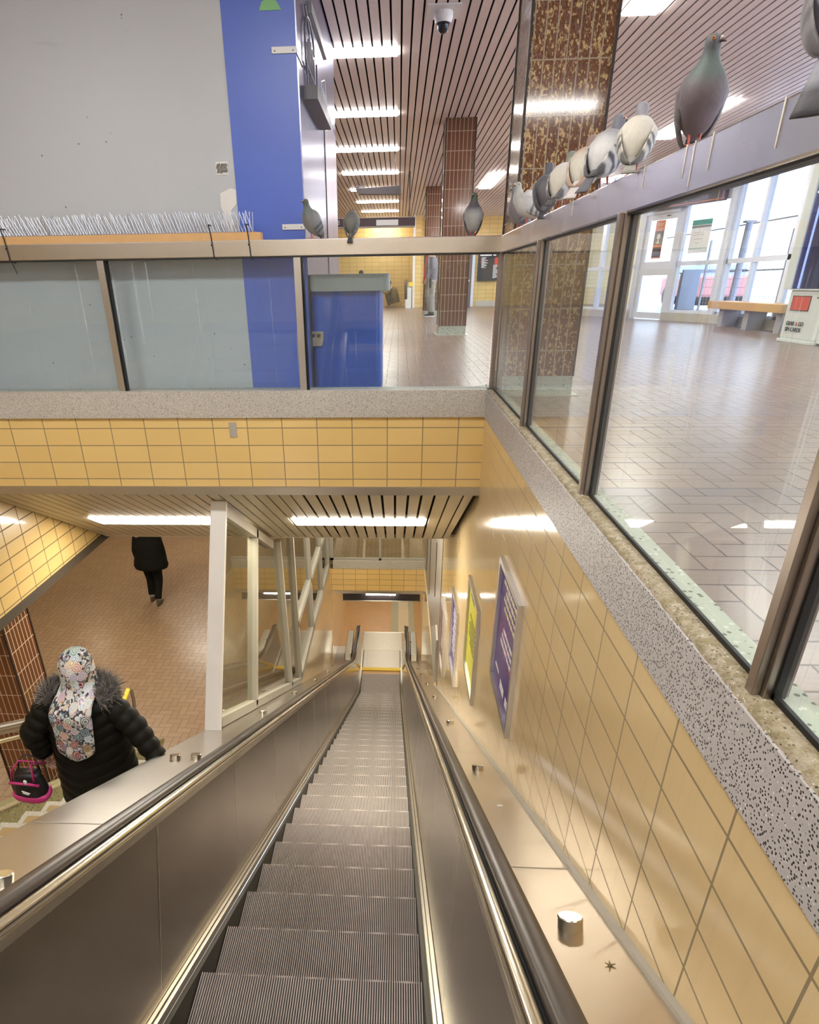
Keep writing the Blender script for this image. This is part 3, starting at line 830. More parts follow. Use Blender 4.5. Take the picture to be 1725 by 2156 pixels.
def slab(b, x0, x1, p, th, mi=0):
    n = len(p)
    vs = [(x0, y, z) for y, z in p] + [(x1, y, z) for y, z in p] + [(x0, y, z - th) for y, z in p] + [(x1, y, z - th) for y, z in p]
    fs = []
    for i in range(n - 1):
        fs += [(i, i + 1, n + i + 1, n + i), (2 * n + i, 3 * n + i, 3 * n + i + 1, 2 * n + i + 1), (i, 2 * n + i, 2 * n + i + 1, i + 1), (n + i, n + i + 1, 3 * n + i + 1, 3 * n + i)]
    fs += [(0, n, 3 * n, 2 * n), (n - 1, 3 * n - 1, 4 * n - 1, 2 * n - 1)]
    b.add(vs, fs, mi)
for side in (-1, 1):
    cx = -.3795
    def SX(o_): return cx + side * o_
    HO, BO = (.738, .674) if side > 0 else (.716, .656)      # handrail and bead offsets
    pk = path(.03); pc = path(.075)
    b = MB(); slab(b, SX(.529), SX(.552), path(.02), .30); b.obj('skirt_panel', M['skirt_dark'], esc)
    b = MB(); slab(b, SX(.548), SX(.592), path(.07), .05); b.obj('skirt_cap', M['skirt'], esc, bevel=.004)
    b = MB(); slab(b, SX(.565), SX(.569), path(.075), .02); b.obj('skirt_groove', M['black'], esc)
    b = MB(); ribbon(b, SX(.592), path(.06), SX(BO - .010), path(.84)); b.obj('interior_panel', M['panel'], esc)
    b = MB()
    pl = path(.845); 
    b.tube([(SX(BO), y, z) for y, z in pl], .021, 14); b.obj('decking_bead', M['bead'], esc, smooth=True)
    b = MB(); slab(b, SX(BO - .022), SX(BO - .008), path(.825), .035); b.obj('bead_strip', M['skirt'], esc)
    b = MB(); slab(b, SX(BO + .016), SX(HO + .03), path(.84), .05); b.obj('handrail_guide', M['black'], esc)
    # handrail: rounded flat belt, turning down round the newel
    ph = path(.865, yend=15.45)
    loop = list(ph)
    zc = ph[-1][1] - .22
    for a in range(1, 13):
        t = a / 12 * pi; loop.append((15.45 + .22 * sin(t), zc + .22 * cos(t)))
    loop.append((15.0, zc - .22))
    prof = [(-.040, -.018), (-.042, 0), (-.034, .014), (-.015, .020), (.015, .020), (.034, .014), (.042, 0), (.040, -.018)]
    rings = []
    for i, (y, z) in enumerate(loop):
        if i == 0: d = (loop[1][0] - y, loop[1][1] - z)
        elif i == len(loop) - 1: d = (y - loop[i - 1][0], z - loop[i - 1][1])
        else: d = (loop[i + 1][0] - loop[i - 1][0], loop[i + 1][1] - loop[i - 1][1])
        l = math.hypot(*d); ny_, nz_ = -d[1] / l, d[0] / l
        rings.append([(SX(HO) + px * .86, y + ny_ * pz, z + nz_ * pz) for px, pz in prof])
    b = MB(); b.loft(rings); b.obj('handrail', M['rubber'], esc, smooth=True)
    # newel end
    b = MB(); py = [(14.3, LZ), (14.3, LZ + .86), (15.45, LZ + .86)] + [(15.45 + .2 * sin(t * pi / 8), LZ + .66 + .2 * cos(t * pi / 8)) for t in range(1, 9)] + [(15.3, LZ)]
    b.prism(py, 0, SX(HO - .02), SX(HO + .02)); b.obj('newel', M['panel'], esc)
    b = MB(); b.box(SX(.81), SX(.99), 14.42, 15.68, LZ, LZ + .80); b.obj('newel_box', steel('newel_box_steel', (.52, .52, .46), .3), esc, bevel=.02)
    # deck
    if side > 0:
        b = MB(); slab(b, SX(HO + .02), XR, path(.735, yend=14.0, zl=-9.4), .03); b.obj('deck', M['deck'], esc)
        b = MB(); slab(b, XR - .022, XR + .002, path(.750, yend=14.0, zl=-9.38), .05); b.obj('deck_wall_joint', M['frame_grey'], esc)
    else:
        b = MB(); slab(b, -1.68, SX(HO + .02), path(.735, yend=14.0, zl=-9.4), .03); b.obj('deck', M['deck_l'], esc)
        b = MB(); ribbon(b, -1.68, path(.73, yend=14.3), -1.68, [(y, z - 1.6) for y, z in path(.73, yend=14.3)]); b.obj('outer_cladding', M['deck_l'], esc)
# raised discs on the decks
def disc(x, s):
    p = Vector(I(x, s, .735)); q = Vector(I(x, s, .772))
    b = MB(); b.tube([p, p + (q - p) * .92, q], [.038, .038, .035], 24)
    b.obj('deck_stop', M['chrome'], esc)
def s_of(y, z): return y * C30 - z * S30
for (x, y, z) in ((.55, 1.29, -1.79), (.555, 3.18, -2.88), (.555, 4.95, -3.90), (.56, 7.0, -5.09), (.57, 8.82, -6.14), (.575, 10.8, -7.28), (.575, 12.6, -8.32),
                  (-1.50, 3.24, -2.92), (-1.37, 3.28, -2.94), (-1.41, 5.32, -4.12), (-1.41, 7.15, -5.18), (-1.37, 1.43, -1.87), (-1.42, 9.11, -6.3), (-1.42, 11.0, -7.4)):
    disc(x, s_of(y, z))
# deck joints
b = MB()
for s in (2.5, 4.8, 7.2, 9.9): 
    b.quad(I(.42, s, .7365), I(.68, s, .7365), I(.68, s + .006, .7365), I(.42, s + .006, .7365)); b.quad(I(-1.67, s + .35, .7365), I(-1.18, s + .35, .7365), I(-1.18, s + .358, .7365), I(-1.67, s + .358, .7365))
b.obj('deck_joint', M['frame_grey'], esc)
b = MB()
for s in (2.7, 4.0, 5.3, 6.6, 7.9, 9.2):
    for side in (-1, 1):
        def SX(o_): return -.3795 + side * o_
        b.quad(I(SX(.593), s, .072), I(SX(.655 if side > 0 else .640), s, .82), I(SX(.655 if side > 0 else .640), s + .006, .82), I(SX(.593), s + .006, .072)); b.obj('panel_joint', M['skirt'], esc); b = MB()
# lower landing
b = MB(); b.box(-.975, .215, 15.86, 16.92, LZ, LZ + .02); b.obj('landing_plate', steel('landing_plate_steel', (.50, .46, .38), .4), esc)
b = MB(); b.box(-1.05, .27, 16.92, 16.97, LZ, LZ + .016); b.obj('landing_edge', M['skirt'], esc)
b = MB()
b.box(-.975, .215, 14.92, 15.86, LZ, LZ + .018)
for i in range(24):
    x = -.90 + i * .0445; b.box(x, x + .02, 14.93, 15.85, LZ + .018, LZ + .026)
b.obj('comb_plate', steel('comb_steel', (.46, .42, .36), .4), esc)
b = MB(); b.box(-.925, .17, 14.78, 14.92, LZ + .0, LZ + .03)
for side in (-1, 1):
    def SX(o_): return -.3795 + side * o_
    b.hexa([(SX(.588), 14.70, LZ + .10), (SX(.600), 14.70, LZ + .10), (SX(.600), 14.88, LZ + .10), (SX(.588), 14.88, LZ + .10), (SX(.655), 13.30, LZ + 1.23), (SX(.668), 13.30, LZ + 1.23), (SX(.668), 13.50, LZ + 1.12), (SX(.655), 13.50, LZ + 1.12)])
b.obj('safety_line', M['yellow'], esc)
# black posts marks beneath the truss : closing skirt below steps
b = MB(); slab(b, XS0 - .02, XS1 + .02, path(-.33), .05); b.obj('truss_bottom', M['black'], esc)

for i, (dx, ds, lb) in enumerate(((.600, s_of(1.10, -1.70), 'scrap of dried leaf on the right escalator deck beside the nearest disc'), (.60, s_of(.86, -1.55), 'tiny dark crumb on the right deck nearest the viewer'), (.56, s_of(2.45, -2.47), 'white dropping blot on the right deck below the nearest disc'))):
    p = Vector(I(dx, ds, .736)); b = MB()
    if i == 2: b.ell(p, (.018, .012, .003), 12, 4)
    else:
        for q_ in range(4 if i == 0 else 2):
            a_ = q_ * 1.4; b.tube([p, p + Vector((.014 * cos(a_), .014 * sin(a_), .006 - .57 * .014 * sin(a_)))], [.003, .0012], 5)
    tag(b.obj('debris', M['paper'] if i == 2 else M['olive_dry'], smooth=True), lb, 'debris')
# ------------------------------------------------------------------ lower end of the well
b = MB(); b.box(-1.57, .70, 13.383, 13.6, -6.62, -6.035); 
struct(b.obj('wall_far', tile_mat('yellow_tile_header', 0, 2, -.09 + .29, -6.035, .29, .1438, (.86, .60, .22), (.82, .56, .2), (.15, .10, .05))), 'yellow tiled header over the lower opening')
b = MB(); b.box(-1.49, .70, 13.36, 13.4, -6.685, -6.62); struct(b.obj('trim_10', M['trim_metal']), 'metal trim under the tiled header')
b = MB(); b.box(-1.49, .70, 13.37, 13.6, -6.035, MZ); struct(b.obj('trim_11', M['concrete']), 'pale kerb over the tiled header')
b = MB(); b.box(-1.72, -1.57, 8.6, 13.383, LZ, -6.0); b.box(-1.95, -1.66, 13.383, 19, LZ, -6.6)
struct(b.obj('wall_left', M['tile_side']), 'yellow tiled wall left of the escalator foot')
b = MB(); b.box(.84, .98, 13.383, 19, LZ, -6.6); b.box(.67, .9, 8.54, 13.383, -10.2, -6.03)
struct(b.obj('wall_right', M['tile_side']), 'yellow tiled wall right of the escalator foot')
b = MB(); b.box(-4, 3, 13.6, 34, -6.3, -6.1); struct(b.obj('ceiling', M['slat_low']), 'lower level ceiling')
b = MB(); b.box(-4.2, -4, 13, 34, LZ, -6.1); struct(b.obj('wall_left', M['tile_small_side']), 'lower level left wall')
b = MB(); b.box(3, 3.2, 13, 34, LZ, -6.1); struct(b.obj('wall_right', M['tile_small_side']), 'lower level right wall')
b = MB(); b.box(-4, 3, 34, 34.2, LZ, -6.1); struct(b.obj('wall_far', M['tile_small']), 'lower level far wall')
r = thing('hanging_sign', 'long black sign box hanging under the tiled header at the escalator foot', 'sign', (-.35, 13.7, -6.9))
b = MB(); b.box(-1.30, .60, 13.66, 13.76, -7.03, -6.70); b.box(-1.30, -1.285, 13.655, 13.77, -7.03, -6.7); b.box(.585, .60, 13.655, 13.77, -7.03, -6.7); b.obj('sign_box', M['sign_black'], r)
b = MB(); b.box(-1.32, .62, 13.65, 13.77, -7.04, -7.02); b.obj('sign_edge', M['frame_grey'], r)
r = thing('tube_light', 'short glowing tube lamp in front of the black sign box', 'lamp', (-.35, 13.6, -6.72))
b = MB(); b.tube([(-.72, 13.60, -6.805), (.0, 13.60, -6.805)], .034, 12); b.obj('tube', M['lamp_low'], r, smooth=True)
b = MB(); b.box(-.76, .04, 13.58, 13.66, -6.77, -6.74); b.obj('fitting', M['lamp_body'], r)
for i, y in enumerate((15.5, 18.5, 22)):
    r = thing('ceiling_light', 'lower level ceiling lamp hidden beyond the header', 'ceiling light', (-.4, y, -6.3), group='lower level ceiling lamps')
    b = MB(); b.box(-1.1, .3, y - .12, y + .12, -6.33, -6.305); b.obj('diffuser', M['lamp_deep'], r)
# glass rail above the header
r = thing('glass_railing', 'grey framed glass railing at the far end over the tiled header', 'railing', (-.38, 13.45, MZ))
b = MB(); b.box(-1.55, .80, 13.40, 13.46, MZ, MZ + .06); b.box(-1.55, -1.47, 13.40, 13.46, MZ, -2.85); b.box(.75, .84, 13.40, 13.46, MZ, -2.85); b.box(-.395, -.345, 13.40, 13.46, MZ, -2.85)
b.obj('frame', M['frame_grey'], r)
for x0, x1 in ((-1.47, -.395), (-.345, .75)):
    b = MB(); b.box(x0, x1, 13.425, 13.435, MZ + .06, -2.9); b.obj('glass_pane', M['glass_mid'], r)
# grey panelled screen on the right above the lower wall
r = thing('metal_screen', 'grey metal screen right of the escalator beyond the posters', 'screen', (.8, 11, -6))
b = MB(); b.box(.69, .80, 8.54, 13.38, -6.02, -2.86); b.obj('panel', plain('screen_grey', (.33, .29, .24), .45), r)
b = MB(); b.box(.683, .69, 9.7, 9.76, -4.9, -3.9); b.box(.683, .69, 11.4, 11.44, -5.7, -3.2); b.box(.683, .69, 12.6, 12.64, -5.7, -3.0); b.obj('slot', M['black'], r)
b = MB(); b.prism([(8.60, -5.12), (8.92, -5.02), (10.1, -5.72), (8.76, -6.08)], 0, .66, .69)
tag(b.obj('stone_wedge', M['terrazzo_front']), 'pale terrazzo wedge on the right wall near the escalator foot', 'kerb')

# ------------------------------------------------------------------ glazed partition left of the escalator
XP = -1.62
r = thing('glass_partition', 'glazed partition with white end post between stairs and escalator', 'partition', (XP, 8, -5.0))
def pbar(p, q, wy, name, mat, x0=XP - .055, x1=XP + .055):
    """bar from p to q (y,z) with thickness wy in the partition plane"""
    d = Vector((q[0] - p[0], q[1] - p[1])).normalized(); n = Vector((-d.y, d.x)) * wy / 2
    P = [(p[0] + n.x, p[1] + n.y), (q[0] + n.x, q[1] + n.y), (q[0] - n.x, q[1] - n.y), (p[0] - n.x, p[1] - n.y)]
    b = MB(); b.prism(P, 0, x0, x1); o = b.obj(name, M[mat], r)
    if name == 'mullion':
        g = Vector((-d.y, d.x)) * (-wy / 2 - .012 if False else (wy / 2 + .01)) * (-1 if d.y > 0 else 1)
        P2 = [(q_[0] + g.x, q_[1] + g.y) for q_ in (p, q)]
        e = Vector((-d.y, d.x)) * .008
        P2 = [(P2[0][0] + e.x, P2[0][1] + e.y), (P2[1][0] + e.x, P2[1][1] + e.y), (P2[1][0] - e.x, P2[1][1] - e.y), (P2[0][0] - e.x, P2[0][1] - e.y)]
        c2 = MB(); c2.prism(P2, 0, x0 + .01, x1 - .01); c2.obj('gasket', M['black'], o)
    return o
def deckz(y): return I(0, 0, .735)[2] - (y - I(0, 0, .735)[1]) * T30
def sofz(y): return -1.614 - (y - YF) * T30
pbar((4.36, deckz(4.36)), (5.36, sofz(5.36) - .01), .05, 'end_post', 'frame_white', XP - .07, XP + .07)
pbar((5.72, deckz(5.72) + .05), (6.52, sofz(6.52) - .05), .07, 'mullion', 'frame_grey')
pbar((7.86, deckz(7.86) + .05), (7.76, sofz(7.7)), .08, 'mullion', 'frame_grey')
pbar((4.48, deckz(4.48) + .06), (8.7, deckz(8.7) + .06), .09, 'bottom_rail', 'frame_grey')
pbar((5.36, sofz(5.36) - .10), (7.3, sofz(7.3) - .10), .10, 'top_rail', 'frame_grey')
pbar((8.72, -5.98), (8.78, -2.85), .07, 'mullion', 'frame_grey')
pbar((10.38, -5.98), (10.38, -2.85), .09, 'mullion', 'frame_grey')
pbar((11.98, -5.98), (11.98, -2.85), .09, 'mullion', 'frame_grey')
pbar((13.36, -5.98), (13.36, -2.85), .09, 'mullion', 'frame_grey')
pbar((8.7, -5.96), (13.4, -5.96), .12, 'bottom_rail', 'frame_grey')
pbar((8.7, -4.94), (13.4, -4.94), .10, 'middle_rail', 'frame_grey')
b = MB(); b.prism([(4.42, deckz(4.42) + .08), (8.72, deckz(8.72) + .08), (8.72, -3.3), (7.3, sofz(7.3) - .1), (5.38, sofz(5.38) - .1)], 0, XP - .004, XP + .004)
b.obj('glass_pane', M['glass_part'], r)
for y0, y1 in ((8.78, 10.34), (10.42, 11.94), (12.02, 13.32)):
    for z0, z1 in ((-5.9, -4.99), (-4.89, -2.9)):
        b = MB(); b.box(XP - .004, XP + .004, y0, y1, z0, z1); b.obj('glass_pane', M['glass_part'], r)

# ------------------------------------------------------------------ stairs on the left
r = thing('staircase', 'terrazzo staircase descending left of the escalator', 'stairs', (-2.5, 2.5, MZ))
XT0, XT1 = -3.30, -1.70
b = MB(); bt = MB()
nst = 28; run, rise = .30, .1807
# nosings pass through (3.76,-4.09)
for i in range(nst):
    zt = MZ + rise * (i + 1); y1 = 6.36 - run * i
    if zt > FZ + .01: break
    b.box(XT0, XT1, y1 - run, y1, zt - rise - .12, zt - .004)
    bt.box(XT0 + .05, XT1, y1 - run + .012, y1 - .055, zt - .004, zt)
b.obj('steps', M['terrazzo_front'], r)
bt.obj('treads', M['stair_tread'], r)
def stz(y): return -4.09 - (y - 3.76) * rise / run
b = MB(); b.prism([(-1.5, stz(-1.5) + .12), (6.9, MZ + .02), (6.9, MZ - .0), (6.5, MZ), (-1.5, stz(-1.5) - .45)], 0, XT0 - .10, XT0)
b.obj('stringer', M['stair_stone'], r)
b = MB(); b.prism([(-1.5, stz(-1.5) + .15), (6.7, stz(6.7) + .15), (6.7, stz(6.7) + .12), (-1.5, stz(-1.5) + .12)], 0, XT0 - .11, XT0 + .01)
b.obj('stringer_cap', plain('stringer_cap_cream', (.55, .46, .3), .5), r)
b = MB(); b.prism([(-1.5, stz(-1.5) - .3), (6.2, stz(6.2) - .3), (6.6, MZ), (3, MZ), (-1.5, MZ)], 0, XT1 - .02, XT1)
b.obj('side_wall', M['frame_grey'], r)
# handrail on the far side of the stairs
r = thing('stair_handrail', 'metal stair handrail with yellow taped bend, left of the scarfed woman', 'handrail', (-3.3, 4, -4.5))
xh = -3.3
pts = [(xh, y, stz(y) + .93) for y in (-1.2, 1, 3, 5, 6.02)]
b = MB(); b.tube(pts + [(xh, 6.20, -4.47), (xh, 6.27, -4.54), (xh, 6.27, -4.70), (xh, 6.22, -4.86), (xh, 6.12, -4.93), (xh, 5.95, -4.80)], .021, 12)
b.obj('rail', M['post_steel'], r, smooth=True)
b = MB(); b.tube([(xh, 5.86, stz(5.86) + .93), (xh, 6.02, stz(6.02) + .932), (xh, 6.19, -4.466)], .026, 12); b.obj('yellow_tape', M['yellow'], r, smooth=True)
b = MB(); b.tube([(xh, y, stz(y) + .80) for y in (-1.2, 2, 5, 5.9)], .020, 10); b.obj('lower_rail', steel('tube_pale', (.7, .62, .45), .35), r, smooth=True)
b = MB(); b.prism([(-1.2, stz(-1.2) + .97), (4.9, stz(4.9) + .97), (4.9, stz(4.9) + .86), (-1.2, stz(-1.2) + .86)], 0, xh - .03, xh - .005); b.obj('rail_plate', M['trim_metal'], r)
b = MB()
for y in (-.5, 1.5, 3.2, 4.9, 6.2): b.box(xh - .015, xh + .015, y - .015, y + .015, stz(y) + .1, stz(y) + .8)
b.obj('upright', M['post_steel'], r)

# ------------------------------------------------------------------ posters on the right wall
def poster(y0, y1, z0, z1, mat, label, deco):
    r = thing('framed_poster', label, 'poster', (XR, (y0 + y1) / 2, z0), group='framed posters on the escalator wall')
    d = .028; fw = .035; b = MB()
    b.box(XR - d, XR, y0, y1, z1 - fw, z1); b.box(XR - d, XR, y0, y1, z0, z0 + fw); b.box(XR - d, XR, y0, y0 + fw, z0 + fw, z1 - fw); b.box(XR - d, XR, y1 - fw, y1, z0 + fw, z1 - fw)
    b.obj('frame', M['post_alu'], r)
    b = MB(); b.box(XR - .008, XR, y0 + fw, y1 - fw, z0 + fw, z1 - fw); b.obj('sheet', M[mat], r)
    deco(r, y0 + fw, y1 - fw, z0 + fw, z1 - fw)
def lines(r, y0, y1, z0, z1, n, mat, seed, name='printed_lines', th=.5):
    rnd = random.Random(seed); b = MB(); h = (z1 - z0) / n
    for i in range(n):
        b = MB(); z = z1 - h * (i + .5); y = y0
        e = y1 - rnd.uniform(0, .3) * (y1 - y0)
        while y < e:
            w = rnd.uniform(.03, .09); w = min(w, e - y)
            if w > .01: b.box(XR - .0095, XR - .008, y, y + w, z - h * th / 2, z + h * th / 2)
            y += w + .015
        b.obj(name, M[mat], r)
def deco_purple(r, y0, y1, z0, z1):
    lines(r, y0 + .06, y1 - .08, z1 - .26, z1 - .05, 4, 'cream_print', 1, 'cream_words')
    lines(r, y0 + .10, y1 - .10, z1 - .50, z1 - .34, 3, 'poster_white', 2, 'white_words')
    b = MB(); b.prism([(y0 + .05, z1 - .50), (y0 + .05, z1 - .53), (y1 - .15, z1 - .38), (y1 - .15, z1 - .36)], 0, XR - .0092, XR - .008); b.obj('pink_stripe', M['pink_print'], r)
    b = MB(); b.box(XR - .0095, XR - .008, y0 + .06, y0 + .16, z0 + .07, z0 + .13); b.box(XR - .0095, XR - .008, y0 + .22, y0 + .36, z0 + .07, z0 + .13); b.box(XR - .0095, XR - .008, y1 - .2, y1 - .06, z0 + .12, z0 + .14); b.obj('white_logos', M['poster_white'], r)
def deco_lime(r, y0, y1, z0, z1):
    lines(r, y0 + .12, y1 - .10, z1 - .55, z1 - .25, 6, 'sign_black', 4, 'black_words', .4)
    lines(r, y0 + .3, y1 - .06, z1 - .12, z1 - .05, 1, 'sign_black', 5, 'black_heading')
def deco_plain(r, y0, y1, z0, z1): lines(r, y0 + .08, y1 - .08, z0 + .2, z1 - .1, 8, 'poster_white', 6, 'white_words', .35)
poster(3.03, 3.73, -2.49, -1.58, 'purple', 'large purple framed poster nearest the viewer on the yellow wall', deco_purple)
poster(4.52, 5.23, -3.36, -2.41, 'lime', 'yellow green framed poster on the yellow wall, second from the viewer', deco_lime)
poster(6.0, 6.66, -4.20, -3.23, 'purple', 'smaller looking purple framed poster farther down, third from the viewer', deco_plain)
poster(7.5, 8.2, -5.09, -4.15, 'maroon', 'maroon framed poster at the far end of the yellow wall', deco_plain)

# ------------------------------------------------------------------ blue cabinet behind the front glass
r = thing('service_cabinet', 'blue cabinet with thick grey rounded lid behind the front glass', 'cabinet', (-.45, 5.7, FZ))
def rounded(x0, x1, y0, y1, z0, z1, rad, n=6):
    P = []
    for (cx, cy, a0) in ((x1 - rad, y0 + rad, -pi / 2), (x1 - rad, y1 - rad, 0), (x0 + rad, y1 - rad, pi / 2), (x0 + rad, y0 + rad, pi)):
        for i in range(n + 1):
            a = a0 + i * pi / 2 / n; P.append((cx + rad * cos(a), cy + rad * sin(a)))
    return MB().prism(P, 2, z0, z1)
rounded(-.702, -.135, 5.42, 5.95, FZ, -.035, .06).obj('body', M['blue_cab'], r)
rounded(-.702, -.075, 5.36, 6.0, -.037, .085, .05).obj('lid', M['grey_lid'], r, bevel=.004)
b = MB(); b.ell((-.305, 5.6, .095), (.02, .02, .02), 12, 6); b.obj('lid_knob', M['black'], r, smooth=True)
b = MB(); b.prism([(-.700, -.33), (-.61, -.33), (-.61, -.39), (-.625, -.44), (-.700, -.44)], 1, 5.405, 5.42)
o = b.obj('steel_plate', steel('plate_steel', (.75, .72, .66), .25), r)
for x in (-.685, -.645):
    c2 = MB(); c2.tube([(x, 5.405, -.355), (x, 5.36, -.36)], .012, 12); c2.obj('stud', M['black'], o)

# ------------------------------------------------------------------ far hall objects
r = thing('hanging_sign', 'long dark ceiling sign with pale panel over the far hall', 'sign', (-.5, 16, CZ))
b = MB(); b.box(-2.2, .345, 16, 16.12, 1.19, 1.35); b.obj('sign_box', M['sign_brown'], r)
b = MB(); b.box(-.52, -.03, 15.985, 16, 1.205, 1.315); b.obj('pale_panel', M['white'], r)
b = MB(); b.box(-2.2, .345, 15.98, 16.12, 1.35, 1.365); b.box(-2.2, .345, 15.98, 16.12, 1.17, 1.19); b.obj('edge_strip', M['frame_grey'], r)
b = MB(); b.box(-1.9, -1.87, 16.04, 16.07, 1.36, CZ); b.box(.2, .23, 16.04, 16.07, 1.36, CZ); b.obj('hanger', M['wire'], r)
text_mesh('lettering', 'ord', .13, M['white'], frame_mtx((-1.53, 15.985, 1.235), (1, 0, 0), (0, 0, 1)), r)
r = thing('hanging_board', 'dark hanging board high in the far hall ceiling', 'sign', (-.4, 13.8, CZ))
b = MB(); b.prism([(-.85, 1.66), (.02, 1.70), (.02, 1.56), (-.78, 1.58)], 1, 13.9, 14.1); b.obj('board', M['sign_black'], r)
b = MB(); b.box(-.7, -.69, 14, 14.01, 1.65, CZ); b.box(-.1, -.09, 14, 14.01, 1.65, CZ); b.obj('hanger', M['wire'], r)
def dome(x, y, label, sc=1.0):
    r = thing('dome_camera', label, 'security camera', (x, y, CZ), group=None)
    b = MB(); b.box(x - .15 * sc, x + .15 * sc, y - .17 * sc, y + .17 * sc, CZ - .012, CZ); b.obj('mount_plate', M['white'], r)
    b = MB(); b.tube([(x, y, CZ - .012), (x, y, CZ - .05), (x, y, CZ - .09)], [.085 * sc, .085 * sc, .07 * sc], 24); b.obj('housing', M['white'], r, smooth=False)
    b = MB(); rings = []
    for i in range(6):
        a = i / 5 * pi / 2; rr = max(.004, .052 * sc * cos(a)); rings.append([(x + rr * cos(2 * pi * k / 20), y + rr * sin(2 * pi * k / 20), CZ - .09 - .02 * sc - .055 * sc * sin(a)) for k in range(20)])
    b.loft([[(x + .06 * sc * cos(2 * pi * k / 20), y + .06 * sc * sin(2 * pi * k / 20), CZ - .088) for k in range(20)]] + rings); b.obj('lens_dome', plain('dome_black', (.02, .02, .025), .08), r, smooth=True)
dome(.375, 7.32, 'white dome security camera on square ceiling plate')
dome(-1.0, 18.2, 'small dome security camera in the far ceiling slats', .9)
r = thing('door', 'dark brown door with round knob beside the yellow far wall', 'door', (2.75, 26.2, FZ))
b = MB(); b.box(1.9, 2.72, 26.2, 26.26, FZ + .02, 1.5); b.obj('leaf', M['door_brown'], r)
b = MB(); b.box(2.72, 2.82, 26.16, 26.28, FZ, 1.6); b.box(1.82, 1.9, 26.16, 26.28, FZ, 1.6); b.obj('jamb', M['frame_win'], r)
b = MB(); b.ell((2.62, 26.15, .12), (.035, .035, .035), 12, 6); b.obj('knob', M['white'], r, smooth=True)
r = thing('map_board', 'black wall board with white and red lines on the far yellow wall', 'board', (3.35, 26.22, .1))
b = MB(); b.box(2.93, 3.80, 26.2, 26.26, .10, 1.05); b.obj('board', M['sign_black'], r)
b = MB(); b.box(3.0, 3.42, 26.19, 26.2, .93, 1.02); b.box(3.48, 3.58, 26.19, 26.2, .93, 1.02)
rnd = random.Random(9)
for i in range(12):
    z = .87 - i * .03; b.box(3.06, 3.06 + rnd.uniform(.1, .25), 26.19, 26.2, z, z + .016)
for i in range(18):
    z = .62 - i * .025; b.box(3.5, 3.5 + rnd.uniform(.1, .25), 26.19, 26.2, z, z + .013)
b.obj('white_print', M['white'], r)
b = MB(); b.box(3.03, 3.05, 26.19, 26.2, .70, .86); b.box(3.54, 3.66, 26.19, 26.2, .64, .88); b.obj('red_print', M['red'], r)
r = thing('escalator_end', 'far escalator end with black handrail and yellow notice', 'escalator', (.38, 26.0, FZ))
b = MB(); b.prism([(25.2, FZ), (26.4, FZ), (26.4, .1), (25.6, .1), (25.3, -.05)], 0, .24, .46); b.obj('balustrade', steel('far_esc_steel', (.5, .5, .48), .3), r)
b = MB(); b.tube([(.26, 26.3, .14), (.26, 25.6, .14), (.26, 25.25, 0), (.26, 25.15, -.25), (.26, 25.25, -.45)], .05, 10); b.obj('handrail', M['rubber'], r, smooth=True)
b = MB(); b.box(.36, .52, 25.16, 25.18, -.04, .10); b.obj('notice', M['yellow'], r)
b = MB(); b.box(.50, .58, 25.5, 25.7, FZ, CZ); tag(b.obj('wall_post', M['frame_white']), 'thin pale post on the edge of the far yellow wall', 'post')

# ------------------------------------------------------------------ window wall on the right
P0 = Vector((4.91, 17.66, 0)); P3 = Vector((6.36, 13.9, 0)); TD = (P3 - P0).normalized(); ND = Vector((TD.y, -TD.x, 0))  # ND points inside
if ND.x > 0: ND = -ND
def A(t, z, n=0.0): p = P0 + TD * t + ND * n; return (p.x, p.y, z)
def bar(b, org, td, nd, t0, t1, z0, z1, n0, n1, mi=0):
    def q(t, z, n): p = org + td * t + nd * n; return (p.x, p.y, z)
    b.hexa([q(t0, z0, n0), q(t1, z0, n0), q(t1, z0, n1), q(t0, z0, n1), q(t0, z1, n0), q(t1, z1, n0), q(t1, z1, n1), q(t0, z1, n1)], mi)
WA = (P0, TD, ND); WB = (Vector((6.36, 13.9, 0)), Vector((0, -1, 0)), Vector((-1, 0, 0)))
WZ = FZ + .16
def window(nm, W, t0, t1, label, mids=(.30,), munt=(), ztop=CZ):
    b = MB()
    f = .06
    bar(b, *W, t0, t0 + f, WZ, ztop, -.04, .04); bar(b, *W, t1 - f, t1, WZ, ztop, -.04, .04)
    bar(b, *W, t0, t1, WZ, WZ + .05, -.04, .04); bar(b, *W, t0, t1, ztop - .06, ztop, -.04, .04)
    for z in mids: bar(b, *W, t0, t1, z - .04, z + .04, -.04, .04)
    for m_ in munt: bar(b, *W, m_ - .035, m_ + .035, WZ, ztop, -.05, .05)
    o = struct(b.obj(nm, M['frame_win']), label)
    g = MB(); bar(g, *W, t0 + f, t1 - f, WZ + .05, ztop - .06, -.004, .004); gg = g.obj('glass_pane', M['glass_win']); gg.parent = o
    return o
window('window_1', WA, -3.2, .2, 'tall glazed screen far left of the exit', munt=(-1.5,))
window('window_2', WA, .2, 1.5, 'narrow glazed panel left of the exit door')
window('window_3', WA, 2.72, 3.95, 'glazed panel with the teal notice', mids=(.33,))
window('window_4', WB, .0, 2.18, 'bright window behind the bench', mids=(.33,), munt=(1.02,))
window('window_5', WB, 2.18, 4.6, 'bright window behind the kiosk', mids=(.33,), munt=(3.4,))
window('window_6', WB, 4.6, 9.0, 'window beside the kiosk', munt=(6.8,))
window('window_7', WB, 9.0, 14, 'window right of the railing', munt=(11.5,))
window('window_8', WB, 14, 19.8, 'window behind the viewer', munt=(17,))
b = MB(); bar(b, *WA, -3.3, 1.5, FZ, WZ, -.12, .10); bar(b, *WA, 2.6, 4.0, FZ, WZ, -.12, .10); bar(b, *WB, 0, 20, FZ, WZ, -.12, .10)
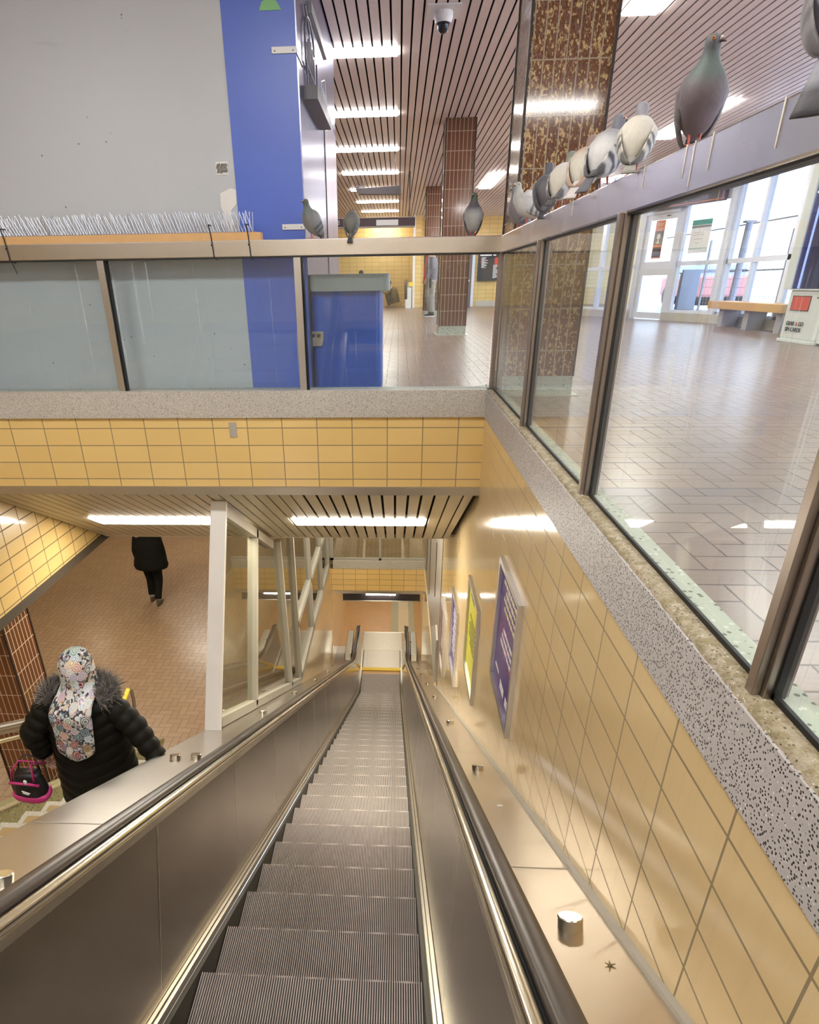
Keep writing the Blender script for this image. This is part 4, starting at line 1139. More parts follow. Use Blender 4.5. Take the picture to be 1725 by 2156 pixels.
struct(b.obj('baseboard_right', M['concrete']), 'pale stone kerb under the windows')
b = MB(); bar(b, *WA, 3.86, 4.0, WZ, CZ, -.08, .08); struct(b.obj('trim_12', M['frame_win']), 'thick corner post between window walls')
# exit door
d = MB()
bar(d, *WA, 1.5, 1.6, FZ, 1.36, -.04, .05); bar(d, *WA, 2.6, 2.72, FZ, 1.36, -.04, .05); bar(d, *WA, 1.5, 2.72, 1.30, 1.40, -.04, .05)
dr = struct(d.obj('door_1', M['frame_win']), 'exit door frame')
d = MB(); bar(d, *WA, 1.6, 1.70, FZ + .02, 1.30, -.02, .02); bar(d, *WA, 2.50, 2.60, FZ + .02, 1.30, -.02, .02); bar(d, *WA, 1.7, 2.5, 1.19, 1.30, -.02, .02); bar(d, *WA, 1.7, 2.5, .12, .39, -.02, .02); bar(d, *WA, 1.7, 2.5, FZ + .02, FZ + .14, -.02, .02)
o = d.obj('door_leaf', plain('door_white', (.72, .73, .76), .4)); o.parent = dr
d = MB(); bar(d, *WA, 1.7, 2.5, .39, 1.19, -.004, .004); bar(d, *WA, 1.7, 2.5, FZ + .14, .12, -.004, .004); o2 = d.obj('door_glass', M['glass_win']); o2.parent = dr
b = MB(); bar(b, *WA, 2.2, 2.3, 1.24, 1.26, .02, .03); o2 = b.obj('door_closer', M['black']); o2.parent = dr
b = MB(); bar(b, *WA, 1.5, 3.95, 1.40, 1.46, -.04, .05); bar(b, *WA, 1.5, 3.95, 1.46, CZ, -.03, .03); struct(b.obj('wall_right', M['frame_grey']), 'grey panel above the exit')
r = thing('exit_sign', 'dark exit sign with orange border over the exit door', 'sign', A(2.8, 1.4))
b = MB(); bar(b, *WA, 1.75, 3.75, 1.37, 1.75, .06, .12); b.obj('sign_face', M['sign_brown'], r)
b = MB(); bar(b, *WA, 1.75, 3.75, 1.40, 1.415, .12, .125); bar(b, *WA, 3.70, 3.715, 1.415, 1.72, .12, .125); bar(b, *WA, 1.78, 1.795, 1.415, 1.72, .12, .125); b.obj('orange_border', M['orange'], r)
b = MB(); bar(b, *WA, 2.55, 2.80, 1.44, 1.53, .12, .128); b.obj('pale_pictogram', M['cream_print'], r)
b = MB(); bar(b, *WA, 2.25, 2.40, 1.44, 1.47, .12, .127); b.obj('red_mark', M['red'], r)
def sheet(name, t0, t1, z0, z1, label, base, blocks, n=.03, circ=None):
    r = thing(name, label, 'notice', A((t0 + t1) / 2, z0, n))
    b = MB(); bar(b, *WA, t0, t1, z0, z1, n, n + .004); b.obj('sheet', M[base], r)
    for i, (nm, mat, a0, a1, c0, c1) in enumerate(blocks):
        b = MB(); bar(b, *WA, t0 + a0 * (t1 - t0), t0 + a1 * (t1 - t0), z0 + c0 * (z1 - z0), z0 + c1 * (z1 - z0), n + .004, n + .007); b.obj(nm, M[mat], r)
    return r
rr_ = sheet('door_notice', 1.92, 2.20, .45, 1.18, 'tall orange and black notice on the exit door glass', 'orange',
      [('grey_band', 'poster_grey', .0, 1, .36, .72), ('black_band', 'sign_black', .08, .94, .04, .30), ('text_lines', 'poster_white', .12, .88, .25, .27), ('text_lines', 'poster_white', .12, .88, .20, .215), ('text_lines', 'poster_white', .12, .88, .14, .155), ('text_lines', 'poster_white', .12, .88, .09, .10)])
tx = Vector(TD); 
text_mesh('heading', 'Stay', .11, M['poster_white'], frame_mtx(A(1.96, 1.08, .0375), TD, (0, 0, 1)), rr_)
text_mesh('heading', 'Closed', .085, M['poster_white'], frame_mtx(A(1.935, .99, .0375), TD, (0, 0, 1)), rr_)
def disk3(t, z, rad, mat, par, nm, k=20, n=.038):
    b = MB(); vs = [A(t + rad * cos(2 * pi * i / k), z + rad * sin(2 * pi * i / k), n) for i in range(k)]; b.add(vs, [tuple(range(k))]); b.obj(nm, M[mat], par)
disk3(2.06, .87, .055, 'poster_white', rr_, 'round_mark')
b = MB(); b.add([A(2.0, .74, .038), A(2.12, .74, .038), A(2.06, .83, .038)], [(0, 1, 2)]); b.obj('warning_triangle', M['cream_print'], rr_)
rr_ = sheet('window_notice', 2.97, 3.48, .51, 1.10, 'white notice with teal heading on the glass right of the exit door', 'poster_white',
      [('teal_band', 'teal', 0, 1, .84, 1.0), ('grey_band', 'poster_grey', 0, 1, .76, .82), ('foot_line', 'teal', .03, .97, .13, .145), ('drawing_line', 'poster_grey', .2, .6, .62, .63), ('drawing_line', 'poster_grey', .15, .7, .54, .55), ('drawing_line', 'poster_grey', .2, .65, .42, .43), ('drawing_line', 'poster_grey', .3, .5, .3, .31), ('heading_line', 'poster_white', .1, .85, .92, .94), ('heading_line', 'poster_white', .2, .8, .87, .88)])

# ---- outside
b = MB(); b.box(4, 70, -40, 80, FZ - .3, FZ - .1); 
struct(b.obj('floor', plain('snowy_pavement', (.62, .65, .72), .8)), 'bright snowy pavement outside')
r = thing('utility_pole', 'leaning grey utility pole outside the bright window', 'pole', (9.0, 19, FZ))
b = MB(); b.tube([(9.0, 19.0, FZ - .1), (9.03, 19.0, 1.33)], .085, 10); b.obj('shaft', plain('pole_grey', (.30, .32, .40), .7), r)
b = MB(); b.box(8.9, 9.16, 18.9, 19.1, 1.33, 1.38); b.obj('cap', plain('pole_cap', (.28, .30, .36), .7), r)
for i, z in enumerate((1.38, .23)):
    b = MB(); b.tube([(9.6, 6, z + .02), (9.6, 16, z), (9.6, 26, z + .01)], .022, 6)
    tag(b.obj('overhead_cable', M['wire']), ['upper', 'lower'][i] + ' dark cable crossing the view outside the windows', 'cable')
r = thing('office_building', 'pale hazy office block outside beyond the windows', 'building', (30, 34, FZ))
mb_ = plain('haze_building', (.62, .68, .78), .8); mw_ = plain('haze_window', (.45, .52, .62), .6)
b = MB(); b.box(28, 40, 30, 46, FZ, 7); b.obj('wall', mb_, r)
b = MB()
for i in range(7):
    for j in range(3): b.box(27.95, 28, 31 + i * 2, 32.2 + i * 2, 1 + j * 2, 2.3 + j * 2)
b.obj('window_row', mw_, r)
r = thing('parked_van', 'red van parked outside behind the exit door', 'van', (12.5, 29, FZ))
b = MB(); b.box(11.5, 13.5, 27, 31, FZ + .2, .15); b.obj('body', plain('van_red_hazed', (.55, .22, .22), .5), r, bevel=.1)  # red paled in the colour itself to suggest outdoor haze
b = MB(); b.box(11.6, 13.4, 27.5, 30.5, .10, .55); b.obj('glazing', mw_, r)
b = MB()
for y in (27.8, 30.2): b.tube([(11.45, y, FZ + .2), (13.55, y, FZ + .2)], .32, 16)
b.obj('wheels', M['black'], r)
r = thing('street_shelter', 'grey shelter panel outside right of the notice', 'shelter', (9, 21.5, FZ))
b = MB(); b.box(8.4, 8.9, 21.0, 21.2, FZ - .1, .2); b.box(8.4, 10.2, 21.0, 21.1, .2, .3); b.obj('panel', plain('shelter_grey', (.30, .34, .44), .7), r)
r = thing('wire_fence', 'fine wire mesh fence outside the windows', 'fence', (8.5, 14, FZ))
b = MB()
for i in range(60): b.box(8.6, 8.606, 8 + i * .2, 8.006 + i * .2, FZ - .1, .9)
for i in range(8): b.box(8.6, 8.61, 8, 20, FZ + .2 * i, FZ + .008 + .2 * i)
b.obj('mesh', plain('fence_grey', (.5, .52, .6), .6), r)
b = MB()
for y in (8, 12, 16, 20): b.box(8.58, 8.63, y, y + .05, FZ - .1, 1.0)
b.obj('fence_post', plain('fence_post_grey', (.45, .48, .55), .6), r)

# ------------------------------------------------------------------ bench, kiosk
r = thing('bench', 'wooden topped bench on two concrete legs under the window', 'bench', (6.05, 12, FZ))
b = MB(); b.box(5.88, 6.28, 10.75, 13.3, FZ + .30, FZ + .425); b.obj('seat', M['bench_wood'], r, bevel=.006)
for y in (12.92, 12.0, 10.98):
    b = MB(); b.prism([(5.95, FZ), (6.2, FZ), (6.26, FZ + .30), (5.95, FZ + .30)], 1, y - .17, y); b.obj('leg', M['bench_leg'], r)
r = thing('vending_kiosk', 'white SIM card vending kiosk with red square and blue lit glass front', 'kiosk', (5.62, 9.2, FZ))
KX = 5.30
b = MB(); b.box(KX, KX + .62, 8.84, 9.60, FZ + .03, -.12); b.obj('cabinet', M['kiosk'], r, bevel=.035)
b = MB(); b.box(KX - .015, KX + .63, 8.83, 9.61, FZ, FZ + .04); b.obj('plinth', M['kiosk'], r, bevel=.005)
b = MB(); b.box(KX + .05, KX + .7, 8.45, 8.83, FZ + .02, -.3); b.obj('side_cabinet', M['white'], r, bevel=.01)
b = MB(); b.box(KX - .006, KX, 9.075, 9.49, -.375, -.195); b.obj('screen_surround', M['black'], r)
b = MB(); b.box(KX - .010, KX - .006, 9.08, 9.475, -.368, -.205); b.obj('red_screen', M['red'], r)
b = MB(); b.box(KX - .02, KX + .6, 9.59, 9.63, -.12, 1.75); b.box(KX - .02, KX + .02, 9.63, 9.76, -.12, 1.75); b.box(KX - .02, KX + .6, 8.50, 9.63, 1.70, 1.78); b.box(KX - .02, KX + .6, 8.47, 8.50, -.12, 1.75); b.box(KX - .02, KX + .6, 8.5, 9.6, -.13, -.115)
b.obj('upper_frame', M['kiosk'], r)
b = MB(); b.box(KX, KX + .01, 8.5, 9.59, -.115, 1.70); b.obj('front_glass', M['glass_kiosk'], r)
b = MB(); b.box(KX + .56, KX + .6, 8.5, 9.59, -.115, 1.70); b.box(KX + .02, KX + .56, 9.57, 9.59, -.115, 1.70); b.obj('back_panel', plain('kiosk_interior_blue', (.05, .06, .32), .4), r)
b = MB(); b.box(KX + .03, KX + .045, 9.49, 9.515, -.11, 1.68); b.obj('lit_strip', emit('kiosk_strip', (.8, .88, 1.0), 1.6), r)
b = MB()
for z in (.05, .3, .55, .8, 1.05): b.box(KX + .2, KX + .5, 8.55, 9.1, z, z + .015)
b.box(KX + .1, KX + .5, 9.2, 9.35, -.11, 1.6); b.obj('shelf', plain('kiosk_shelf', (.12, .10, .20), .3), r)
b = MB(); b.box(KX - .006, KX, 8.93, 8.95, -.225, -.205); b.obj('lock', M['black'], r)
KD = (0, -1, 0)
text_mesh('lettering', 'GRAB', .074, M['black'], frame_mtx((KX - .006, 9.492, -.558), KD, (0, 0, 1)) @ Matrix.Scale(.98, 4, (1, 0, 0)), r, .0025)
text_mesh('ampersand', '&', .074, M['red'], frame_mtx((KX - .006, 9.275, -.558), KD, (0, 0, 1)), r, .0025)
text_mesh('lettering', 'GO', .074, M['black'], frame_mtx((KX - .006, 9.205, -.558), KD, (0, 0, 1)) @ Matrix.Scale(.98, 4, (1, 0, 0)), r, .0025)
text_mesh('lettering', 'SIM CARDS', .072, M['black'], frame_mtx((KX - .006, 9.488, -.630), KD, (0, 0, 1)) @ Matrix.Scale(1.02, 4, (1, 0, 0)), r, .0025)

# ------------------------------------------------------------------ pigeons
def col_mat(name, rough=.6, nscale=55, amt=.38, bumpy=.5):
    m, nt, b, o = new_mat(name)
    at = N(nt, 'ShaderNodeAttribute'); at.attribute_name = 'Col'
    v, s = objxyz(nt); f = noise(nt, stretch(nt, v, (1, 1, 1)), nscale, 5, .65)
    c = mix(nt, mth(nt, 'MULTIPLY', f, amt * 2), at.outputs['Color'], (.02, .02, .025), 'MIX')
    c = mix(nt, amt, at.outputs['Color'], c)
    L(nt, c, b.inputs['Base Color']); setp(b, Roughness=rough)
    bump(nt, b, f, bumpy, .004)
    b.inputs['Sheen Weight'].default_value = .2
    return m
M['feather'] = col_mat('feathers')
M['leg_red'] = plain('pigeon_leg_red', (.45, .10, .07), .5)
M['beak'] = plain('pigeon_beak', (.12, .09, .08), .4)
M['cere'] = plain('pigeon_cere', (.75, .70, .66), .5)
M['eye_orange'] = plain('pigeon_eye', (.75, .25, .05), .15)
def set_cols(o, cols):
    me = o.data; a = me.color_attributes.new('Col', 'FLOAT_COLOR', 'POINT')
    for i, c in enumerate(cols): a.data[i].color = (*c, 1)
def lerp(a, b, t): return tuple(x + (y - x) * t for x, y in zip(a, b))
def lp(tab, t):
    for (t0, c0), (t1, c1) in zip(tab[:-1], tab[1:]):
        if t <= t1: return lerp(c0, c1, max(0, min(1, (t - t0) / max(1e-6, t1 - t0))))
    return tab[-1][1]
def pigeon(loc, heading, label, cols, pitch=60, size=1.0, turn=0, neck=1.0, crouch=0.0, tailc=None, tail_len=1.0, lean=0):
    """faces +X before heading; cols: head, neck, breast, belly, wing, bar"""
    r = thing('pigeon', label, 'pigeon', loc, radians(heading), 'pigeons perched on the railings', local=True)
    size *= .78; r.scale = (size, size, size)
    head, neckc, breast, belly, wing, barc = cols
    ph = radians(pitch); a = Vector((cos(ph), 0, sin(ph))); up = Vector((-sin(ph), 0, cos(ph)))
    leg = .062 - .03 * crouch
    B = Vector((-.012, 0, leg + .068 + .03 * sin(ph)))
    pts, rad, cc = [], [], []
    body = [(-.135, .012, belly), (-.115, .034, belly), (-.085, .062, belly), (-.045, .084, belly), (0, .095, lerp(belly, breast, .5)), (.04, .091, breast), (.072, .076, lerp(breast, neckc, .4)), (.096, .058, neckc)]
    for u, rr, c in body: pts.append(B + a * u + up * (-.006 if u < -.05 else 0)); rad.append(rr); cc.append(c)
    psi = radians(82); n = Vector((cos(psi), 0, sin(psi)))
    q = pts[-1]
    for d, rr, c in ((.018, .044, neckc), (.034, .036, neckc), (.050, .031, lerp(neckc, head, .5)), (.064, .030, head), (.080, .031, head), (.094, .027, head), (.103, .017, head), (.107, .004, head)):
        q2 = q + n * d * neck; q2.x += .10 * d; pts.append(q2); rad.append(rr); cc.append(c)
    NR = 18
    b = MB(); b.tube(pts, rad, NR); o = b.obj('body', M['feather'], r, smooth=True)
    set_cols(o, [c for c in cc for _ in range(NR)])
    hc = pts[-4] + Vector((.004, 0, .002))
    T = Matrix.Rotation(radians(turn), 3, 'Z')
    def hp(x, y, z): return hc + T @ Vector((x, y, z))
    b = MB(); b.tube([hp(.020, 0, .0), hp(.036, 0, -.003), hp(.050, 0, -.011)], [.0105, .007, .0015], 8); b.obj('beak', M['beak'], r, smooth=True)
    b = MB(); b.ell(hp(.030, 0, .006), (.007, .006, .005), 8, 5); b.obj('cere', M['cere'], r, smooth=True)
    for sd in (-1, 1):
        b = MB(); b.ell(hp(.012, .0275 * sd, .004), (.0065, .004, .0065), 10, 6, rot=T); e = b.obj('eye', M['eye_orange'], r, smooth=True)
        b = MB(); b.ell(hp(.0128, .0310 * sd, .004), (.0034, .0018, .0034), 8, 5, rot=T); b.obj('pupil', M['black'], e)
    for sd in (-1, 1):
        ring, wc = [], []
        n_ = 20; K = 12
        tipd = Vector((0, 0, 0))
        for i in range(n_):
            t = i / (n_ - 1)
            u = .078 - .265 * t
            hgt = .058 * sin(pi * min(1, .10 + t * .95)) ** .65 if t < .8 else .058 * sin(pi * .86) ** .65 * (1 - (t - .8) / .2) + .004
            hgt = max(hgt, .004)
            y = sd * (.078 * (1 - t) ** .5 * (.65 + .35 * min(1, t * 5)) + .010 + .014 * sin(pi * t))
            cz = .010 - .010 * t
            aw = Vector((cos(ph * (1 - .2 * t)), 0, sin(ph * (1 - .2 * t)))); c = B + aw * u + up * cz + Vector((0, y, 0))
            th = .012 * (1 - t * .6)
            R = [c + up * (hgt * cos(2 * pi * k / K)) + Vector((0, sd * th * sin(2 * pi * k / K) + sd * (-.014) * abs(cos(2 * pi * k / K)) ** 2, 0)) for k in range(K)]
            ring.append(R)
            for k in range(K):
                hk = cos(2 * pi * k / K)
                tt = t + .05 * hk
                c_ = wing
                if .44 < tt < .51 or .60 < tt < .68: c_ = barc
                if tt > .80: c_ = lerp(wing, barc, .9)
                wc.append(c_)
        b = MB(); b.loft(ring); o = b.obj('wing', M['feather'], r, smooth=True); set_cols(o, wc)
    tc = tailc or lerp(belly, (.2, .2, .22), .5)
    ring, wc = [], []
    a2 = Vector((cos(ph * .88), 0, sin(ph * .88))); B2 = B + a * -.06 + up * .012
    for i in range(9):
        t = i / 8; w = .014 + .020 * t; c = B2 - a2 * (.01 + .165 * t * tail_len) + up * (-.004)
        R = [c + Vector((0, w, 0)) + up * .001, c + Vector((0, w * .5, 0)) + up * .004, c + up * .005, c + Vector((0, -w * .5, 0)) + up * .004, c + Vector((0, -w, 0)) + up * .001, c + Vector((0, -w, 0)) - up * .003, c - up * .004, c + Vector((0, w, 0)) - up * .003]
        ring.append(R); wc += [lerp(tc, (.03, .03, .035), .9) if t > .72 and tailc is None else tc] * 8
    b = MB(); b.loft(ring); o = b.obj('tail', M['feather'], r, smooth=True); set_cols(o, wc)
    for sd in (-1, 1):
        y = .020 * sd; hip = B + Vector((-.005, y, -.03)); ft = Vector((0, y, .005))
        b = MB(); b.tube([hip, Vector((-.012, y, leg * .75)), Vector((-.004, y, .02)), ft], [.012, .006, .0038, .0038], 8)
        b.tube([ft, ft + Vector((.030, 0, 0)), ft + Vector((.036, 0, -.003))], [.0035, .0030, .001], 6)
        b.tube([ft, ft + Vector((.025, .014, 0)), ft + Vector((.030, .017, -.003))], [.0033, .0028, .001], 6)
        b.tube([ft, ft + Vector((.025, -.014, 0)), ft + Vector((.030, -.017, -.003))], [.0033, .0028, .001], 6)
        b.tube([ft, ft + Vector((-.016, 0, 0)), ft + Vector((-.021, 0, -.003))], [.0033, .0026, .001], 6)
        b.obj('leg', M['leg_red'], r, smooth=True)
    return r
SL, GR, PG, GN = (.10, .105, .12), (.26, .27, .28), (.40, .41, .42), (.10, .13, .11)
PU, WH, CR, DK, RB_ = (.17, .13, .16), (.66, .65, .64), (.62, .59, .50), (.05, .05, .055), (.26, .14, .10)
ZR1, ZR2 = RT, RT
pigeon((-.640, YF + .035, ZR1), 215, 'grey pigeon leaning left on the front rail next to the blue booth', (GN, (.16, .20, .19), (.22, .21, .22), (.27, .28, .27), GR, SL), 62, .92, turn=10)
pigeon((-.345, YF + .045, ZR1), 80, 'olive grey pigeon with its head tucked in on the front rail, seen from behind', ((.13, .14, .12), (.12, .13, .11), (.16, .16, .14), (.2, .2, .18), (.17, .17, .15), SL), 72, .80, neck=.35)
pigeon((.525, YF + .035, ZR1), -95, 'pigeon with white speckled neck and pale belly facing out on the front rail', ((.08, .13, .09), (.10, .09, .11), (.44, .44, .43), (.50, .50, .49), (.10, .09, .09), DK), 74, .95, turn=-35)
pigeon((.757, 4.68, ZR2), 188, 'purple grey pigeon on the rail corner, looking left', ((.22, .22, .24), (.24, .21, .24), (.25, .21, .24), (.28, .27, .29), (.25, .24, .27), SL), 66, .88, turn=5)
pigeon((.757, 4.36, ZR2), 165, 'whitish speckled pigeon just right of the rail corner, body low', ((.42, .46, .43), (.50, .52, .51), WH, WH, (.58, .59, .60), (.16, .17, .18)), 34, .95, turn=60)
pigeon((.765, 3.86, ZR2), 75, 'dark slate pigeon half hidden behind the pale ones at the big column', ((.11, .11, .13), SL, SL, (.10, .09, .10), (.09, .09, .11), DK), 55, .95)
pigeon((.757, 3.44, ZR2), 55, 'pale pigeon with green grey head and dark wing bar before the big column', ((.20, .22, .18), (.24, .25, .22), WH, CR, (.55, .52, .49), (.09, .09, .09)), 44, .92, turn=20)
pigeon((.757, 3.08, ZR2), 60, 'reddish brown and white pigeon with white tail on the right rail', ((.27, .18, .15), (.28, .17, .13), (.45, .32, .24), CR, (.58, .50, .44), (.48, .32, .22)), 42, .92, tail_len=1.25, tailc=(.66, .62, .60))
pigeon((.757, 2.77, ZR2), 48, 'slate headed pigeon with orange eye, white back and long dark tail', ((.15, .16, .19), (.17, .16, .20), (.3, .3, .31), WH, (.56, .56, .56), DK), 46, .92, turn=-50, tail_len=1.3, tailc=(.12, .12, .14))
pigeon((.757, 2.46, ZR2), 68, 'cream backed pigeon with bold black wing bars, seen from behind', ((.28, .28, .31), (.26, .24, .26), CR, CR, (.60, .58, .50), (.07, .07, .07)), 50, .80, neck=.95, tailc=(.30, .29, .26))
pigeon((.757, 1.985, ZR2), -103, 'large dark purple grey pigeon facing the viewer, highest on the right rail', ((.10, .11, .12), (.09, .13, .12), (.13, .10, .11), (.17, .14, .17), (.11, .09, .10), DK), 72, .80, turn=55)
pigeon((.76, 1.42, ZR2), 55, 'grey pigeon cut off by the right picture edge, tail spread towards the viewer', ((.2, .2, .22), (.2, .21, .2), (.25, .25, .27), (.30, .30, .36), (.22, .20, .20), (.10, .09, .10)), 54, .92, tail_len=1.7)

# ------------------------------------------------------------------ people
M['skin'] = plain('skin', (.55, .33, .24), .5)
M['skin_dark'] = plain('skin_tan', (.42, .25, .17), .5)
def figure(name, J, E, root_j, mat, parent, sub=2, hands=()):
    """J name:(pos, radius or (rx, ry)); E list of pairs; hands: (wrist joint, forward dir, palm normal, thumb side dir, curl)"""
    names = list(J); V = [Vector(J[k][0]) for k in names]; R = [J[k][1] for k in names]
    idx = {k: i for i, k in enumerate(names)}; ed = [(idx[p], idx[q]) for p, q in E]
    for wj, fwd, nrm, th, curl in hands:
        f = Vector(fwd).normalized(); nn = Vector(nrm).normalized(); t = Vector(th).normalized(); w = V[idx[wj]]
        V.append(w + f * .045); R.append((.026, .016)); pi_ = len(V) - 1; ed.append((idx[wj], pi_))
        for k, (off, ln) in enumerate(((.030, .070), (.010, .080), (-.010, .074), (-.028, .058))):
            V.append(w + f * .085 + t * off); R.append(.0095); j0 = len(V) - 1; ed.append((pi_, j0))
            d = f.copy(); p = V[j0].copy()
            for m_ in range(3):
                d = (d * cos(curl) + nn * sin(curl)).normalized(); p = p + d * ln / 3; V.append(p.copy()); R.append(.0085 - .001 * m_); ed.append((len(V) - 2, len(V) - 1))
        V.append(w + f * .035 + t * .032 + nn * .008); R.append(.011); j0 = len(V) - 1; ed.append((pi_, j0))
        p = V[j0] + (f * .6 + t * .6 + nn * .3).normalized() * .030; V.append(p.copy()); R.append(.010); ed.append((j0, len(V) - 1))
        p = p + (f * .8 + nn * .6).normalized() * .025; V.append(p); R.append(.009); ed.append((len(V) - 2, len(V) - 1))
    me = bpy.data.meshes.new(name); me.from_pydata([tuple(v) for v in V], ed, []); me.update()
    o = bpy.data.objects.new(name, me); C.objects.link(o); me.materials.append(mat)
    md = o.modifiers.new('skin', 'SKIN'); md.use_smooth_shade = True
    lay = me.skin_vertices[0] if me.skin_vertices else None
    if lay is None:
        bm = bmesh.new(); bm.from_mesh(me); bm.verts.layers.skin.verify(); bm.to_mesh(me); bm.free(); lay = me.skin_vertices[0]
    for i, rr in enumerate(R):
        lay.data[i].radius = rr if isinstance(rr, tuple) else (rr, rr); lay.data[i].use_root = (i == idx[root_j])
    s_ = o.modifiers.new('sub', 'SUBSURF'); s_.levels = sub; s_.render_levels = sub
    attach(o, parent); return o
def person_joints(c, face, h=1.7, arms=None, legs=None, headturn=(0, 0)):
    """c: point on the ground between the feet; face: heading in degrees of the front"""
    k = h / 1.7; F = Vector((cos(radians(face)), sin(radians(face)), 0)); Rt = Vector((F.y, -F.x, 0)); U = Vector((0, 0, 1)); c = Vector(c)
    def P(r_, f, u): return c + Rt * r_ * k + F * f * k + U * u * k
    J = {'pelvis': (P(0, 0, .95), (.15 * k, .11 * k)), 'waist': (P(0, 0, 1.08), (.135 * k, .10 * k)), 'chest': (P(0, .01, 1.27), (.155 * k, .115 * k)), 'collar': (P(0, 0, 1.40), (.11 * k, .08 * k)),
         'neck': (P(0, 0, 1.47), .052 * k), 'jaw': (P(0, .025, 1.53), (.060 * k, .068 * k)), 'brow': (P(0, .015, 1.61), (.074 * k, .088 * k)), 'crown': (P(0, 0, 1.675), (.055 * k, .06 * k)),
         'nose': (P(0, .112, 1.575), .012 * k)}
    E = [('pelvis', 'waist'), ('waist', 'chest'), ('chest', 'collar'), ('collar', 'neck'), ('neck', 'jaw'), ('jaw', 'brow'), ('brow', 'crown'), ('brow', 'nose')]
    for sd, n_ in ((-1, 'l'), (1, 'r')):
        J['sh' + n_] = (P(sd * .18, 0, 1.38), .058 * k)
        A_ = (arms or {}).get(n_) or (P(sd * .24, -.02, 1.12), P(sd * .25, .05, .87))
        J['el' + n_] = (Vector(A_[0]), .042 * k); J['wr' + n_] = (Vector(A_[1]), .028 * k)
        L_ = (legs or {}).get(n_) or (P(sd * .10, .02, .50), P(sd * .10, -.02, .09), P(sd * .11, .13, .04))
        J['hp' + n_] = (P(sd * .09, 0, .86), .088 * k); J['kn' + n_] = (Vector(L_[0]), .058 * k); J['an' + n_] = (Vector(L_[1]), .040 * k); J['to' + n_] = (Vector(L_[2]), (.04 * k, .03 * k))
        E += [('collar', 'sh' + n_), ('sh' + n_, 'el' + n_), ('el' + n_, 'wr' + n_), ('pelvis', 'hp' + n_), ('hp' + n_, 'kn' + n_), ('kn' + n_, 'an' + n_), ('an' + n_, 'to' + n_)]
    return J, E, P, F, Rt
def tubecloth(name, pts, rads, mat, parent, puff=0.0, pitch_=.07, n=24, flat=1.0):
    P = [Vector(p) for p in pts]; out, rr = [], []
    for i in range(len(P) - 1):
        l = (P[i + 1] - P[i]).length; m_ = max(2, int(l / .012))
        for j in range(m_):
            t = j / m_; out.append(P[i].lerp(P[i + 1], t)); rr.append(rads[i] + (rads[i + 1] - rads[i]) * t)
    out.append(P[-1]); rr.append(rads[-1]); d = 0
    # smooth the bend
    for _ in range(6):
        out = [out[0]] + [(out[i - 1] + out[i] * 2 + out[i + 1]) / 4 for i in range(1, len(out) - 1)] + [out[-1]]
    r2 = []
    for i in range(len(out)):
        if i: d += (out[i] - out[i - 1]).length
        r2.append(rr[i] + puff * (abs(sin(pi * d / pitch_)) ** .6 - .5))
    b = MB(); b.tube(out, r2, n, flat=flat); return b.obj(name, mat, parent, smooth=True)

# scarfed woman on the stairs
WX, WY, WZ0 = -2.225, 3.50, -4.023
M['puffer'] = plain('black_puffer', (.006, .0055, .0035), .6, var=.2, spec=.22)
M['boot'] = plain('boot_black', (.02, .018, .016), .5)
wm = thing('person', 'person in black puffer coat and long paisley headscarf walking down the stairs', 'person', (WX, WY, WZ0))
la = ((WX - .36, WY - .09, -2.86), (WX - .335, WY - .06, -3.07)); ra = ((WX + .36, WY - .04, -2.80), (WX + .455, WY - .10, -2.975))
lg = {'l': ((WX - .10, WY + .14, -3.72), (WX - .10, WY + .20, -4.11), (WX - .10, WY + .33, -4.165)), 'r': ((WX + .10, WY + .08, -3.54), (WX + .10, WY - .06, -3.93), (WX + .10, WY + .07, -3.98))}
J, E_, P_, F_, R_ = person_joints((WX, WY + .03, WZ0), 90, 1.66, {'l': la, 'r': ra}, lg)
figure('body', J, E_, 'pelvis', M['skin'], wm, 2, hands=(('wrl', (0, .05, -1), (1, 0, 0), (0, 1, 0), .5), ('wrr', (.25, -.1, -1), (-1, 0, 0), (0, 1, 0), .35)))
def coat_mesh(cx, cy, prof, nseg=72, rows_per=.012, puff=.016, pitch_=.095, chev=.30, back=-1):
    """prof: list (z, rx, ry, yoff) from hem up"""
    rings = []; z0, z1 = prof[0][0], prof[-1][0]; n = int((z1 - z0) / rows_per)
    for i in range(n + 1):
        z = z0 + (z1 - z0) * i / n
        for q0, q1 in zip(prof[:-1], prof[1:]):
            if q0[0] <= z <= q1[0] + 1e-9:
                t = (z - q0[0]) / (q1[0] - q0[0]); t = t * t * (3 - 2 * t); rx, ry, yo = [q0[k] + (q1[k] - q0[k]) * t for k in (1, 2, 3)]; break
        R = []
        for k in range(nseg):
            a = 2 * pi * k / nseg; x = cos(a); y = sin(a)
            ph = (z - z0) - chev * abs(x) * rx * (1 if y < 0 else .2)
            w = puff * (abs(sin(pi * ph / pitch_)) ** .55 - .6)
            if z > z1 - .05: w *= (z1 - z) / .05
            R.append((cx + x * (rx + w), cy + yo + y * (ry + w), z))
        rings.append(R)
    return MB().loft(rings)
coat_mesh(WX, WY, [(-3.48, .30, .21, .0), (-3.30, .295, .20, .0), (-3.05, .285, .19, .0), (-2.80, .285, .18, 0), (-2.64, .275, .165, .01), (-2.56, .235, .14, .02), (-2.51, .15, .11, .03), (-2.47, .09, .085, .04)]).obj('coat', M['puffer'], wm, smooth=True)
tubecloth('left_sleeve', [(WX - .19, WY, -2.60), la[0], (la[1][0], la[1][1], la[1][2] + .01)], [.10, .092, .062], M['puffer'], wm, .018, .085)
tubecloth('right_sleeve', [(WX + .17, WY, -2.61), ra[0], (ra[1][0] + .075, ra[1][1] - .02, ra[1][2] - .05)], [.088, .084, .066], M['puffer'], wm, .016, .085)
